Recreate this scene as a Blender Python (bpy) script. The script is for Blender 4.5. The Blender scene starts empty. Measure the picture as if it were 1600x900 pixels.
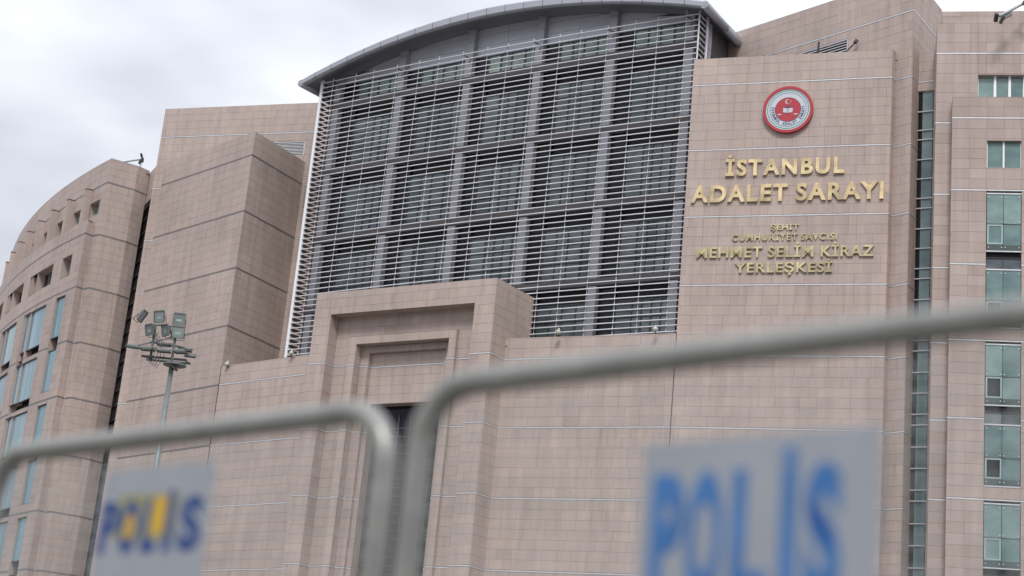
import bpy, math, random
from mathutils import Vector, Matrix
random.seed(7)
SC = bpy.context.scene
COL = SC.collection
H = 0.6                       # camera height above the paving, metres
# ---------------------------------------------------------------- camera
cd = bpy.data.cameras.new("camera"); cam = bpy.data.objects.new("camera", cd); COL.objects.link(cam)
RV = Vector((0.9955389, -0.0273911, 0.0902884)); UV = Vector((-0.0943519, -0.2890134, 0.9526642))
FV = RV.cross(UV) * -1.0
cam.matrix_world = Matrix(((RV.x, UV.x, -FV.x, 0), (RV.y, UV.y, -FV.y, 0), (RV.z, UV.z, -FV.z, H), (0, 0, 0, 1)))
cd.sensor_width = 36; cd.lens = 59.453; cd.clip_end = 3000; cd.clip_start = 0.05
cd.dof.use_dof = True; cd.dof.focus_distance = 100.0; cd.dof.aperture_fstop = 1.5
SC.camera = cam
# ---------------------------------------------------------------- sky and sun
SUN_EL, SUN_AZ = 50.0, 184.0
world = bpy.data.worlds.new("World"); SC.world = world; world.use_nodes = True
nt = world.node_tree; nt.nodes.clear()
out = nt.nodes.new("ShaderNodeOutputWorld"); bg = nt.nodes.new("ShaderNodeBackground")
sky = nt.nodes.new("ShaderNodeTexSky"); sky.sky_type = 'NISHITA'; sky.sun_disc = False
sky.sun_elevation = math.radians(SUN_EL); sky.sun_rotation = math.radians(SUN_AZ)
tc = nt.nodes.new("ShaderNodeTexCoord"); mp = nt.nodes.new("ShaderNodeMapping")
mp.inputs['Scale'].default_value = (1.0, 1.0, 2.2); mp.inputs['Location'].default_value = (-2.62, 0.44, -1.3)
nz = nt.nodes.new("ShaderNodeTexNoise"); nz.inputs['Scale'].default_value = 2.6; nz.inputs['Detail'].default_value = 4.5; nz.inputs['Roughness'].default_value = 0.45
ramp = nt.nodes.new("ShaderNodeValToRGB")
ramp.color_ramp.elements[0].position = 0.42; ramp.color_ramp.elements[0].color = (4.3, 4.55, 5.2, 1)
ramp.color_ramp.elements[1].position = 0.70; ramp.color_ramp.elements[1].color = (10.3, 10.5, 10.7, 1)
nz2 = nt.nodes.new("ShaderNodeTexNoise"); nz2.inputs['Scale'].default_value = 1.7; nz2.inputs['Detail'].default_value = 4
r2 = nt.nodes.new("ShaderNodeValToRGB")
r2.color_ramp.elements[0].position = 0.35; r2.color_ramp.elements[0].color = (0.86, 0.86, 0.86, 1)
r2.color_ramp.elements[1].position = 0.55; r2.color_ramp.elements[1].color = (0.97, 0.97, 0.97, 1)
mx = nt.nodes.new("ShaderNodeMix"); mx.data_type = 'RGBA'
L = nt.links.new
L(tc.outputs['Generated'], mp.inputs['Vector']); L(mp.outputs[0], nz.inputs['Vector']); L(tc.outputs['Generated'], nz2.inputs['Vector'])
L(nz.outputs['Fac'], ramp.inputs['Fac']); L(nz2.outputs['Fac'], r2.inputs['Fac'])
L(r2.outputs[0], mx.inputs[0]); L(sky.outputs[0], mx.inputs[6]); L(ramp.outputs[0], mx.inputs[7])
sx = nt.nodes.new("ShaderNodeSeparateXYZ"); L(tc.outputs['Generated'], sx.inputs[0])
gr = nt.nodes.new("ShaderNodeMapRange"); gr.inputs[1].default_value = 0.0; gr.inputs[2].default_value = 1.0; gr.inputs[3].default_value = 0.62; gr.inputs[4].default_value = 1.75
L(sx.outputs[2], gr.inputs[0])     # overcast sky: zenith about three times the horizon
vm = nt.nodes.new("ShaderNodeVectorMath"); vm.operation = 'SCALE'; L(mx.outputs[2], vm.inputs[0]); L(gr.outputs[0], vm.inputs['Scale'])
L(vm.outputs[0], bg.inputs['Color']); L(bg.outputs[0], out.inputs['Surface'])
bg.inputs['Strength'].default_value = 0.1
sl = bpy.data.lights.new("sun", 'SUN'); sl.energy = 1.5; sl.angle = math.radians(14); sl.color = (1.0, 0.96, 0.90)
so = bpy.data.objects.new("sun", sl); COL.objects.link(so)
az = math.radians(SUN_AZ); el = math.radians(SUN_EL)
sd = Vector((math.sin(az) * math.cos(el), math.cos(az) * math.cos(el), math.sin(el)))
so.rotation_euler = sd.to_track_quat('Z', 'Y').to_euler()
SC.view_settings.view_transform = 'Standard'; SC.view_settings.look = 'None'
SC.view_settings.exposure = 0.52; SC.view_settings.gamma = 1.0

# ================================================================ helpers
def tag(o, label=None, cat=None, group=None, kind=None):
    if label: o["label"] = label
    if cat: o["category"] = cat
    if group: o["group"] = group
    if kind: o["kind"] = kind
    return o
def empty(name, loc=(0, 0, 0), parent=None):
    o = bpy.data.objects.new(name, None); o.location = loc; o.empty_display_size = 0.3
    COL.objects.link(o)
    if parent: o.parent = parent
    return o
class MB:
    def __init__(s): s.v = []; s.f = []; s.t = []
    def quad(s, a, b, c, d, t=0.5):
        n = len(s.v); s.v += [tuple(a), tuple(b), tuple(c), tuple(d)]; s.f.append((n, n+1, n+2, n+3)); s.t.append(t)
    def poly(s, pts, t=0.5):
        n = len(s.v); s.v += [tuple(p) for p in pts]; s.f.append(tuple(range(n, n+len(pts)))); s.t.append(t)
    def box(s, o, a, b, c, t=0.5):
        """corner o and three edge vectors (a x b roughly along c gives outward faces)"""
        o, a, b, c = Vector(o), Vector(a), Vector(b), Vector(c)
        if a.cross(b).dot(c) < 0: a, b = b, a
        p = [o, o+a, o+a+b, o+b, o+c, o+a+c, o+a+b+c, o+b+c]
        n = len(s.v); s.v += [tuple(q) for q in p]
        for f in ((0, 3, 2, 1), (4, 5, 6, 7), (0, 1, 5, 4), (1, 2, 6, 5), (2, 3, 7, 6), (3, 0, 4, 7)):
            s.f.append(tuple(n+i for i in f)); s.t.append(t)
    def cbox(s, c, sx, sy, sz, R=None, t=0.5):
        R = R or Matrix.Identity(3)
        a, b, d = R @ Vector((sx, 0, 0)), R @ Vector((0, sy, 0)), R @ Vector((0, 0, sz))
        s.box(Vector(c) - (a+b+d)/2, a, b, d, t)
    def tube(s, pts, r, n=12, closed=False, caps=True, t=0.5):
        pts = [Vector(p) for p in pts]; rings = []; m = len(pts); rr = r if isinstance(r, (list, tuple)) else [r]*m
        up = None
        for i, p in enumerate(pts):
            if closed: d = (pts[(i+1) % m] - pts[i-1])
            else: d = (pts[min(i+1, m-1)] - pts[max(i-1, 0)])
            d.normalize()
            if up is None:
                up = Vector((0, 0, 1)) if abs(d.z) < 0.9 else Vector((1, 0, 0))
            x = d.cross(up).normalized(); up = x.cross(d).normalized()
            b = len(s.v)
            for k in range(n):
                a = 2*math.pi*k/n; s.v.append(tuple(p + (x*math.cos(a) + up*math.sin(a))*rr[i]))
            rings.append(b)
        for i in range(m if closed else m-1):
            a, b = rings[i], rings[(i+1) % m]
            for k in range(n):
                k2 = (k+1) % n; s.f.append((a+k, a+k2, b+k2, b+k)); s.t.append(t)
        if caps and not closed:
            s.f.append(tuple(rings[0]+k for k in range(n))[::-1]); s.t.append(t)
            s.f.append(tuple(rings[-1]+k for k in range(n))); s.t.append(t)
    def build(s, name, mat, parent=None, smooth=False, kind=None, shift=True):
        me = bpy.data.meshes.new(name)
        me.from_pydata([(x, y, z) for x, y, z in s.v], [], s.f)
        at = me.attributes.new("tint", 'FLOAT', 'FACE'); at.data.foreach_set("value", s.t)
        me.materials.append(mat)
        if smooth:
            for p in me.polygons: p.use_smooth = len(p.vertices) == 4
        me.update()
        o = bpy.data.objects.new(name, me); COL.objects.link(o)
        if parent is not None:
            o.parent = parent
            root = parent
            loc = Vector(parent.location)
            while root.parent: root = root.parent; loc = loc + Vector(root.location)
            o.location = -loc
        if kind: o["kind"] = kind
        return o
def inst(name, mesh, mat4, parent):
    o = bpy.data.objects.new(name, mesh); COL.objects.link(o); o.parent = parent; o.matrix_local = mat4
    return o

# ================================================================ materials
def newmat(name):
    m = bpy.data.materials.new(name); m.use_nodes = True
    n = m.node_tree; b = n.nodes["Principled BSDF"]; return m, n, b
def plain(name, col, rough=0.6, metal=0.0, var=0.12, scale=3.0, spec=0.5, bump=0.0):
    m, n, b = newmat(name)
    g = n.nodes.new("ShaderNodeNewGeometry"); nz = n.nodes.new("ShaderNodeTexNoise")
    nz.inputs['Scale'].default_value = scale; nz.inputs['Detail'].default_value = 5
    n.links.new(g.outputs['Position'], nz.inputs['Vector'])
    mr = n.nodes.new("ShaderNodeMapRange"); mr.inputs[1].default_value = 0.25; mr.inputs[2].default_value = 0.75
    mr.inputs[3].default_value = 1-var; mr.inputs[4].default_value = 1+var
    n.links.new(nz.outputs['Fac'], mr.inputs[0])
    h = n.nodes.new("ShaderNodeHueSaturation"); h.inputs['Color'].default_value = (*col, 1)
    n.links.new(mr.outputs[0], h.inputs['Value']); n.links.new(h.outputs[0], b.inputs['Base Color'])
    mr2 = n.nodes.new("ShaderNodeMapRange"); mr2.inputs[3].default_value = max(0.02, rough-0.08); mr2.inputs[4].default_value = min(1, rough+0.08)
    n.links.new(nz.outputs['Fac'], mr2.inputs[0]); n.links.new(mr2.outputs[0], b.inputs['Roughness'])
    b.inputs['Metallic'].default_value = metal; b.inputs['Specular IOR Level'].default_value = spec
    if bump:
        bp = n.nodes.new("ShaderNodeBump"); bp.inputs['Strength'].default_value = bump; bp.inputs['Distance'].default_value = 0.02
        n.links.new(nz.outputs['Fac'], bp.inputs['Height']); n.links.new(bp.outputs[0], b.inputs['Normal'])
    return m
def stone_mat():
    m, n, b = newmat("andesite_stone"); nd = n.nodes.new; lk = n.links.new
    at = nd("ShaderNodeAttribute"); at.attribute_name = "tint"
    cr = nd("ShaderNodeValToRGB"); e = cr.color_ramp.elements
    e[0].position = 0.0; e[0].color = (0.395, 0.312, 0.282, 1)
    e[1].position = 1.0; e[1].color = (0.478, 0.390, 0.345, 1)
    for p, c in ((0.25, (0.436, 0.352, 0.324, 1)), (0.5, (0.454, 0.367, 0.336, 1)), (0.75, (0.468, 0.376, 0.332, 1))):
        x = e.new(p); x.color = c
    lk(at.outputs['Fac'], cr.inputs[0])
    g = nd("ShaderNodeNewGeometry")
    n1 = nd("ShaderNodeTexNoise"); n1.inputs['Scale'].default_value = 0.16; n1.inputs['Detail'].default_value = 6; n1.inputs['Roughness'].default_value = 0.65
    n2 = nd("ShaderNodeTexNoise"); n2.inputs['Scale'].default_value = 5.0; n2.inputs['Detail'].default_value = 8; n2.inputs['Roughness'].default_value = 0.7
    mpp = nd("ShaderNodeMapping"); mpp.inputs['Scale'].default_value = (1.6, 1.6, 0.12)
    n3 = nd("ShaderNodeTexNoise"); n3.inputs['Scale'].default_value = 1.3; n3.inputs['Detail'].default_value = 5
    lk(g.outputs['Position'], n1.inputs['Vector']); lk(g.outputs['Position'], n2.inputs['Vector'])
    lk(g.outputs['Position'], mpp.inputs['Vector']); lk(mpp.outputs[0], n3.inputs['Vector'])
    def mrange(src, a, b_, lo, hi):
        r = nd("ShaderNodeMapRange"); r.inputs[1].default_value = a; r.inputs[2].default_value = b_; r.inputs[3].default_value = lo; r.inputs[4].default_value = hi
        lk(src, r.inputs[0]); return r.outputs[0]
    def mul(a, b_):
        r = nd("ShaderNodeMath"); r.operation = 'MULTIPLY'; lk(a, r.inputs[0]); lk(b_, r.inputs[1]); return r.outputs[0]
    v = mul(mul(mrange(n1.outputs['Fac'], 0.3, 0.7, 0.86, 1.08), mrange(n2.outputs['Fac'], 0.25, 0.75, 0.95, 1.04)), mrange(n3.outputs['Fac'], 0.32, 0.62, 0.90, 1.03))
    sp = nd("ShaderNodeSeparateXYZ"); lk(g.outputs['Position'], sp.inputs[0])
    def mth(op, a, b_=None):
        r = nd("ShaderNodeMath"); r.operation = op
        for i_, q in enumerate((a, b_)):
            if q is None: continue
            if isinstance(q, (int, float)): r.inputs[i_].default_value = q
            else: lk(q, r.inputs[i_])
        return r.outputs[0]
    below = mth('FRACT', mth('DIVIDE', mth('SUBTRACT', 42.685, sp.outputs[2]), 4.2))       # 0 just under each metal band
    mp4 = nd("ShaderNodeMapping"); mp4.inputs['Scale'].default_value = (3.2, 3.2, 0.10); lk(g.outputs['Position'], mp4.inputs['Vector'])
    n4 = nd("ShaderNodeTexNoise"); n4.inputs['Scale'].default_value = 1.0; n4.inputs['Detail'].default_value = 4; lk(mp4.outputs[0], n4.inputs['Vector'])
    streak = mth('MULTIPLY', mrange(n4.outputs['Fac'], 0.50, 0.72, 0.0, 1.0), mrange(below, 0.0, 0.55, 1.0, 0.0))
    v = mul(v, mrange(streak, 0.0, 1.0, 1.0, 0.80))
    h = nd("ShaderNodeHueSaturation"); lk(cr.outputs[0], h.inputs['Color']); lk(v, h.inputs['Value'])
    lk(h.outputs[0], b.inputs['Base Color'])
    lk(mrange(n2.outputs['Fac'], 0.2, 0.8, 0.55, 0.8), b.inputs['Roughness'])
    b.inputs['Specular IOR Level'].default_value = 0.35
    bp = nd("ShaderNodeBump"); bp.inputs['Strength'].default_value = 0.25; bp.inputs['Distance'].default_value = 0.01
    lk(n2.outputs['Fac'], bp.inputs['Height']); lk(bp.outputs[0], b.inputs['Normal'])
    return m
def glass_mat(name, c0, c1, rough=0.06, streak=False, spec=0.6):
    """facade glass seen from outside: dark room tones behind a mirror-like face, a different tone per pane"""
    m, n, b = newmat(name); nd = n.nodes.new; lk = n.links.new
    oi = nd("ShaderNodeObjectInfo"); at = nd("ShaderNodeAttribute"); at.attribute_name = "tint"
    g = nd("ShaderNodeNewGeometry"); mpp = nd("ShaderNodeMapping")
    mpp.inputs['Scale'].default_value = (4.0, 4.0, 0.15) if streak else (0.8, 0.8, 1.2)
    nz = nd("ShaderNodeTexNoise"); nz.inputs['Scale'].default_value = 1.0; nz.inputs['Detail'].default_value = 3
    lk(g.outputs['Position'], mpp.inputs['Vector']); lk(mpp.outputs[0], nz.inputs['Vector'])
    ad = nd("ShaderNodeMath"); ad.operation = 'MULTIPLY_ADD'; lk(oi.outputs['Random'], ad.inputs[0]); ad.inputs[1].default_value = 0.6
    mr = nd("ShaderNodeMapRange"); mr.inputs[1].default_value = 0.3; mr.inputs[2].default_value = 0.7; mr.inputs[3].default_value = -0.1; mr.inputs[4].default_value = 0.5
    lk(nz.outputs['Fac'], mr.inputs[0]); lk(mr.outputs[0], ad.inputs[2])
    cr = nd("ShaderNodeMix"); cr.data_type = 'RGBA'; cr.inputs[6].default_value = (*c0, 1); cr.inputs[7].default_value = (*c1, 1)
    lk(ad.outputs[0], cr.inputs[0]); lk(cr.outputs[2], b.inputs['Base Color'])
    b.inputs['Roughness'].default_value = rough; b.inputs['Specular IOR Level'].default_value = spec
    return m
M_STONE = stone_mat()
M_JOINT = plain("joint_shadow_gap", (0.41, 0.33, 0.30), 0.9, var=0.15)
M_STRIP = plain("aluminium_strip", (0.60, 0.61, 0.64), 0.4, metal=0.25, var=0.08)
M_STRIPD = plain("shaded_strip", (0.20, 0.20, 0.215), 0.5, metal=0.2, var=0.15)  # darker copy of the aluminium strip, shade on oblique faces put into its colour
M_LOUVRE = plain("louvre_aluminium", (0.66, 0.65, 0.68), 0.38, metal=0.25, var=0.08, scale=1.2)
M_PANEL = plain("grey_composite_panel", (0.50, 0.51, 0.57), 0.42, metal=0.3, var=0.05, scale=0.6)
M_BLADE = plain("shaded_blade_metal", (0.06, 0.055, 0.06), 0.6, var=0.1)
M_COL = plain("column_cladding", (0.34, 0.34, 0.375), 0.45, metal=0.2, var=0.05, scale=0.6)
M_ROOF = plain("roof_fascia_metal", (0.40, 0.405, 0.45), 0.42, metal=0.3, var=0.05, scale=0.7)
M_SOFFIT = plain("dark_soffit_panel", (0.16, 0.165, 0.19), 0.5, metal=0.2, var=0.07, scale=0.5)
M_SLAB = plain("slab_edge_panel", (0.10, 0.092, 0.098), 0.6, var=0.15, scale=1.0)
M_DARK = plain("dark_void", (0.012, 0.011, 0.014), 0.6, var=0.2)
M_DFRAME = plain("dark_window_frame", (0.035, 0.036, 0.04), 0.45, var=0.1)
M_HFRAME = plain("hall_window_frame", (0.075, 0.085, 0.10), 0.5, var=0.1)
M_LFRAME = plain("pale_window_frame", (0.33, 0.43, 0.41), 0.45, metal=0.2, var=0.05)
M_WHITE = plain("white_powder_coat", (0.80, 0.80, 0.82), 0.45, var=0.04)
M_GLASS_HALL = glass_mat("hall_glass", (0.035, 0.045, 0.058), (0.19, 0.225, 0.235), 0.12, spec=0.5)
M_GLASS_TOP = glass_mat("hall_glass_top", (0.07, 0.105, 0.11), (0.36, 0.46, 0.38), 0.12)
M_GLASS_TEAL = glass_mat("teal_glass", (0.085, 0.150, 0.155), (0.23, 0.325, 0.315), 0.05)
M_GLASS_BLUE = glass_mat("blue_screen_glass", (0.07, 0.17, 0.23), (0.19, 0.34, 0.41), 0.08, streak=True)
M_GLASS_DARK = glass_mat("dark_glass", (0.010, 0.010, 0.014), (0.022, 0.022, 0.028), 0.15, spec=0.25)
M_SILL = plain("dark_green_sill_panel", (0.055, 0.075, 0.075), 0.4, var=0.1)
M_SLOT = plain("unlit_slot_glazing", (0.03, 0.022, 0.020), 0.55, var=0.2, spec=0.15)
M_GOLD = plain("gold_letter_metal", (0.68, 0.53, 0.31), 0.33, metal=0.8, var=0.38, scale=1.3)
M_GOLD2 = plain("dull_gold_letter_metal", (0.50, 0.43, 0.25), 0.42, metal=0.6, var=0.38, scale=1.3)
M_GALV = plain("galvanised_steel", (0.36, 0.385, 0.38), 0.45, metal=0.45, var=0.10, scale=9.0)
M_POLE = plain("mast_paint", (0.185, 0.205, 0.215), 0.5, metal=0.3, var=0.10, scale=4.0)
M_TUBE = plain("barrier_grey_paint", (0.25, 0.25, 0.235), 0.38, metal=0.40, var=0.22, scale=9.0, spec=0.6)
M_PLATE = plain("worn_sign_plate", (0.27, 0.29, 0.325), 0.5, var=0.07, scale=7.0)
M_BLUEINK = plain("faded_blue_lettering", (0.035, 0.14, 0.36), 0.5, var=0.18, scale=9.0)
M_BLUEDEEP = plain("strong_blue_patch", (0.001, 0.06, 0.25), 0.5, var=0.1)
M_BLUEL = plain("dark_blue_lettering", (0.012, 0.050, 0.19), 0.5, var=0.15, scale=9.0)
M_YELLOW = plain("yellow_sticker", (0.50, 0.31, 0.015), 0.5, var=0.12, scale=8.0)
M_YELLOWF = plain("faded_yellow_sticker", (0.25, 0.24, 0.12), 0.5, var=0.12, scale=8.0)
M_RED = plain("emblem_red", (0.40, 0.03, 0.045), 0.4, var=0.05)
M_EWHITE = plain("emblem_white", (0.52, 0.56, 0.60), 0.35, var=0.03)
M_GREEN = plain("emblem_green", (0.06, 0.28, 0.22), 0.4, var=0.05)
M_NAVY = plain("emblem_navy", (0.06, 0.08, 0.20), 0.4, var=0.05)
M_BLACK = plain("black_housing", (0.03, 0.032, 0.035), 0.5, var=0.1)
M_LAMPG = plain("floodlight_housing", (0.15, 0.17, 0.165), 0.5, metal=0.3, var=0.15, scale=5)
M_LAMPGL = glass_mat("floodlight_glass", (0.14, 0.165, 0.16), (0.28, 0.32, 0.305), 0.10)
M_SPOT = plain("ivory_plastic", (0.50, 0.50, 0.42), 0.4, var=0.06)

def paving_mat():
    m, n, b = newmat("plaza_paving"); nd = n.nodes.new; lk = n.links.new
    g = nd("ShaderNodeNewGeometry"); br = nd("ShaderNodeTexBrick"); br.inputs['Scale'].default_value = 1.0
    br.inputs['Color1'].default_value = (0.12, 0.11, 0.10, 1); br.inputs['Color2'].default_value = (0.15, 0.14, 0.125, 1); br.inputs['Mortar'].default_value = (0.09, 0.09, 0.085, 1)
    br.inputs['Mortar Size'].default_value = 0.008; lk(g.outputs['Position'], br.inputs['Vector'])
    lk(br.outputs['Color'], b.inputs['Base Color']); b.inputs['Roughness'].default_value = 0.85
    return m
g = MB(); g.quad((-1500, -1500, 0), (1500, -1500, 0), (1500, 1500, 0), (-1500, 1500, 0))
tag(g.build("plaza_paving", paving_mat()), kind="structure")

# ---------------- lettering
_tc = {}
def glyph(body, bold, depth):
    if (body, bold, depth) in _tc:
        r = _tc[(body, bold, depth)]; return (r[0].copy(),)+r[1:]
    r = _glyph(body, bold, depth); _tc[(body, bold, depth)] = (r[0].copy(),)+r[1:]; return r
def _glyph(body, bold, depth):
    """outline text turned into a mesh; returns mesh and x-extent"""
    cu = bpy.data.curves.new("letter", 'FONT'); cu.body = body; cu.size = 1.0; cu.offset = bold; cu.extrude = depth/2; cu.resolution_u = 4
    ob = bpy.data.objects.new("letter", cu); COL.objects.link(ob)
    dg = bpy.context.evaluated_depsgraph_get(); dg.update()
    me = bpy.data.meshes.new_from_object(ob.evaluated_get(dg)); xs = [v.co.x for v in me.vertices] or [0]; ys = [v.co.y for v in me.vertices] or [0]
    bpy.data.objects.remove(ob); bpy.data.curves.remove(cu)
    return me, min(xs), max(xs), min(ys), max(ys)
CAPH = None
def layout(text, bold):
    """list of (char, x offset of its mesh origin)"""
    outp = []
    for i, ch in enumerate(text):
        if ch == ' ': continue
        _, _, x1, _, _ = glyph(text[:i+1], bold, 0.0); me, a, b, _, _ = glyph(ch, bold, 0.0)
        outp.append((ch, x1-b, a, b))
    return outp
_, _, _, _, CAPH = glyph("H", 0, 0)
for t_, b_ in (("İSTANBUL", .032), ("ADALET SARAYI", .032), ("ŞEHİT", .016), ("CUMHURİYET SAVCISI", .016), ("MEHMET SELİM KİRAZ", .018), ("YERLEŞKESİ", .018)): layout(t_, b_)
for ch in "İSTANBULDERYŞHCMVKZP":
    for b_, d_ in ((.032, .12), (.016, .07), (.018, .10), (.012, .012), (.05, .0)): glyph(ch, b_, d_)

# ================================================================ stone facade system
def K(k): return 42.085 - 4.2*k + H          # height of course k (0 = upper band)
ZB = H - 0.6 + 0.0                            # ground
class Face:
    """vertical face; s runs left to right as seen from outside"""
    def __init__(s, a, b): s.a = Vector(a); s.b = Vector(b); s.t = (s.b-s.a).normalized(); s.len = (s.b-s.a).length
    def T(s, q): return s.t
    def P(s, q, z, off=0.0):
        t = s.T(q); p = s.C(q); return Vector((p.x + t.y*off, p.y - t.x*off, z))
    def C(s, q): return s.a + s.t*q
class Arc(Face):
    def __init__(s, c, R, a0, a1): s.c = Vector(c); s.R = R; s.a0 = a0; s.a1 = a1; s.len = (a1-a0)*R
    def ang(s, q): return s.a0 + q/s.R
    def T(s, q): a = s.ang(q); return Vector((math.cos(a), math.sin(a)))
    def C(s, q): a = s.ang(q); return s.c + Vector((math.sin(a), -math.cos(a)))*s.R
def subtract(r, holes):
    rs = [r]
    for h in holes:
        nx = []
        for (a, b, c, d) in rs:
            if h[0] >= b or h[1] <= a or h[2] >= d or h[3] <= c: nx.append((a, b, c, d)); continue
            if h[0] > a: nx.append((a, h[0], c, d))
            if h[1] < b: nx.append((h[1], b, c, d))
            lo, hi = max(a, h[0]), min(b, h[1])
            if h[2] > c: nx.append((lo, hi, c, h[2]))
            if h[3] < d: nx.append((lo, hi, h[3], d))
        rs = nx
    return rs
CAMP = Vector((0, 0, H))
def screen(p):
    d = Vector(p) - CAMP; w = d.dot(FV)
    return (800+2642.4*d.dot(RV)/w, 450-2642.4*d.dot(UV)/w, w)
unit_strip = {}
def unit_box(dark=False):
    if dark not in unit_strip:
        m = MB(); m.cbox((0, 0, 0), 1, 1, 1)
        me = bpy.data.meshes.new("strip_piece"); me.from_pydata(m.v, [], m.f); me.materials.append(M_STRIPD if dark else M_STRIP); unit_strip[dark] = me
    return unit_strip[dark]
class Building:
    def __init__(s, name, loc, label, cat):
        s.root = empty(name, (loc[0], loc[1], 0)); tag(s.root, label, cat); s.tiles = []; s.core = MB(); s.n = 0; s.plain = MB()
    def local(s, m4): return Matrix.Translation(-Vector(s.root.location)) @ m4
    def face(s, f, z0, z1, s0=0.0, s1=None, holes=(), reveal=0.0, tw=0.93, strips=True, thick=0.45, bias=0.5, phase=0.0, back=True, kmax=10, xs=None, topcap=True, dark=False):
        s1 = f.len if s1 is None else s1
        arc = isinstance(f, Arc)
        # backing wall with real openings
        ss = sorted({s0, s1, *[min(max(h[0], s0), s1) for h in holes], *[min(max(h[1], s0), s1) for h in holes]})
        if arc:
            fine = []
            for a, b in zip(ss, ss[1:]):
                n = max(1, int((b-a)/1.2)); fine += [a+(b-a)*i/n for i in range(n)]
            ss = fine + [ss[-1]]
        zs = sorted({z0, z1, *[min(max(h[2], z0), z1) for h in holes], *[min(max(h[3], z0), z1) for h in holes]})
        cap = MB()
        for a, b in zip(ss, ss[1:]):
            for c, d in zip(zs, zs[1:]):
                ms, mz = (a+b)/2, (c+d)/2
                if any(h[0] < ms < h[1] and h[2] < mz < h[3] for h in holes): continue
                s.core.quad(f.P(a, c, -.035), f.P(b, c, -.035), f.P(b, d, -.035), f.P(a, d, -.035))
                if False: s.core.quad(f.P(b, c, -thick), f.P(a, c, -thick), f.P(a, d, -thick), f.P(b, d, -thick))
            if topcap: cap.quad(f.P(a, z1, 0.002), f.P(b, z1, 0.002), f.P(b, z1, -thick-.02), f.P(a, z1, -thick-.02), 0.45)
        if cap.v: cap.build('coping', M_STONE, s.root)
        if reveal:
            for h in holes:
                a, b, c, d = h[:4]; r = -reveal; e = -.001; rv = MB()
                rv.quad(f.P(a, c, e), f.P(a, c, r), f.P(a, d, r), f.P(a, d, e), 0.5)
                rv.quad(f.P(b, c, r), f.P(b, c, e), f.P(b, d, e), f.P(b, d, r), 0.5)
                rv.quad(f.P(a, d, e), f.P(a, d, r), f.P(b, d, r), f.P(b, d, e), 0.45)
                rv.quad(f.P(a, c, r), f.P(a, c, e), f.P(b, c, e), f.P(b, c, r), 0.55); rv.build('reveal', M_STONE, s.root)
        # courses: seven rows of slabs between two metal strips
        gap = 0.011; rng = random.Random(int(abs(f.C(0).x*91+f.C(0).y*37)+z1))
        off = rng.random()*tw
        for k in range(-2, kmax):
            gj = lambda kk: .055 if strips and z0 < K(kk) < z1-.6 else 0
            zt, zb = K(k)-gj(k), K(k+1)+gj(k+1)
            rh = (zt-zb)/7
            for r in range(7):
                d = zt-r*rh; c = d-rh
                if c >= z1-.02 or d <= z0+.02: continue
                lo, hi = max(c, z0), min(d, z1)
                if rng.random() < 0.42: off = rng.random()*tw
                if xs is not None: cuts = xs
                else:
                    cuts = [s0]; q = s0+off+phase
                    while q < s1-.12:
                        if q > s0+.12: cuts.append(q)
                        q += tw*(1.0 if rng.random() < .82 else .5 if rng.random() < .5 else 1.5)
                    cuts.append(s1)
                for a, b in zip(cuts, cuts[1:]):
                    for (a2, b2, c2, d2) in subtract((a, b, lo, hi), holes):
                        if b2-a2 < .05 or d2-c2 < .05: continue
                        t = min(1, max(0, rng.gauss(bias, .15)))
                        s.tiles.append((f, a2+gap/2, b2-gap/2, c2+gap/2, d2-gap/2, t, rng.uniform(-.004, .004)))
            # strip under course k
            z = K(k)
            if strips and z0 < z < z1-.6:
                for (a, b, c, d) in subtract((s0, s1, z-.050, z+.024), holes):
                    if b-a < .1: continue
                    n = max(1, int((b-a)/(1.5 if arc else 2.9)))
                    for i in range(n):
                        q0, q1 = a+(b-a)*i/n+.004, a+(b-a)*(i+1)/n-.004
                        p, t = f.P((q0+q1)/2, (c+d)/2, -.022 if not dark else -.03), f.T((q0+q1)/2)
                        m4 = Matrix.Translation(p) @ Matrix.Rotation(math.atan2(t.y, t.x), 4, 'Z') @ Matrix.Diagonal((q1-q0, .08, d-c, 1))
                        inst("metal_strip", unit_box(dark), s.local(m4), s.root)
    def finish(s, limit=300, joint=None):
        vs = []
        for t in s.tiles:
            f, a, b, c, d, tn, j = t
            p = f.P((a+b)/2, (c+d)/2); x, y, w = screen(p); tt = f.T((a+b)/2); n = Vector((tt.y, -tt.x, 0))
            vis = -10 < x < 1610 and -10 < y < 910 and n.dot(CAMP-p) > 0
            size = (b-a)*(d-c)*abs(n.dot((CAMP-p).normalized()))/w/w if vis else 0
            vs.append(size)
        order = sorted(range(len(vs)), key=lambda i: -vs[i]); top = set(i for i in order[:limit] if vs[i] > 0)
        NV = 20; meshes = []
        for i in range(NV):
            m = MB(); m.box((-.5, 0, -.5), (1, 0, 0), (0, 1, 0), (0, 0, 1), (i+.5)/NV)
            me = bpy.data.meshes.new("stone_tile"); me.from_pydata(m.v, [], m.f); me.materials.append(M_STONE)
            at = me.attributes.new("tint", 'FLOAT', 'FACE'); at.data.foreach_set("value", m.t); meshes.append(me)
        rest = MB()
        for i, (f, a, b, c, d, tn, j) in enumerate(s.tiles):
            q = (a+b)/2; t = f.T(q)
            if i in top:
                o = f.P(q, (c+d)/2, j)
                m4 = Matrix.Translation(o) @ Matrix.Rotation(math.atan2(t.y, t.x), 4, 'Z') @ Matrix.Diagonal((b-a, .033, d-c, 1))
                inst("stone_tile", meshes[min(NV-1, int(tn*NV))], s.local(m4), s.root)
            else:
                p = f.P(a, c, j-.033) if not isinstance(f, Arc) else f.P(q, c, j-.033) - Vector((t.x, t.y, 0))*(b-a)/2
                rest.box(p, Vector((t.x, t.y, 0))*(b-a), Vector((t.y, -t.x, 0))*.033, Vector((0, 0, d-c)), tn)
        rest.build("stone_tile", M_STONE, s.root, kind="stuff")
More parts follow.
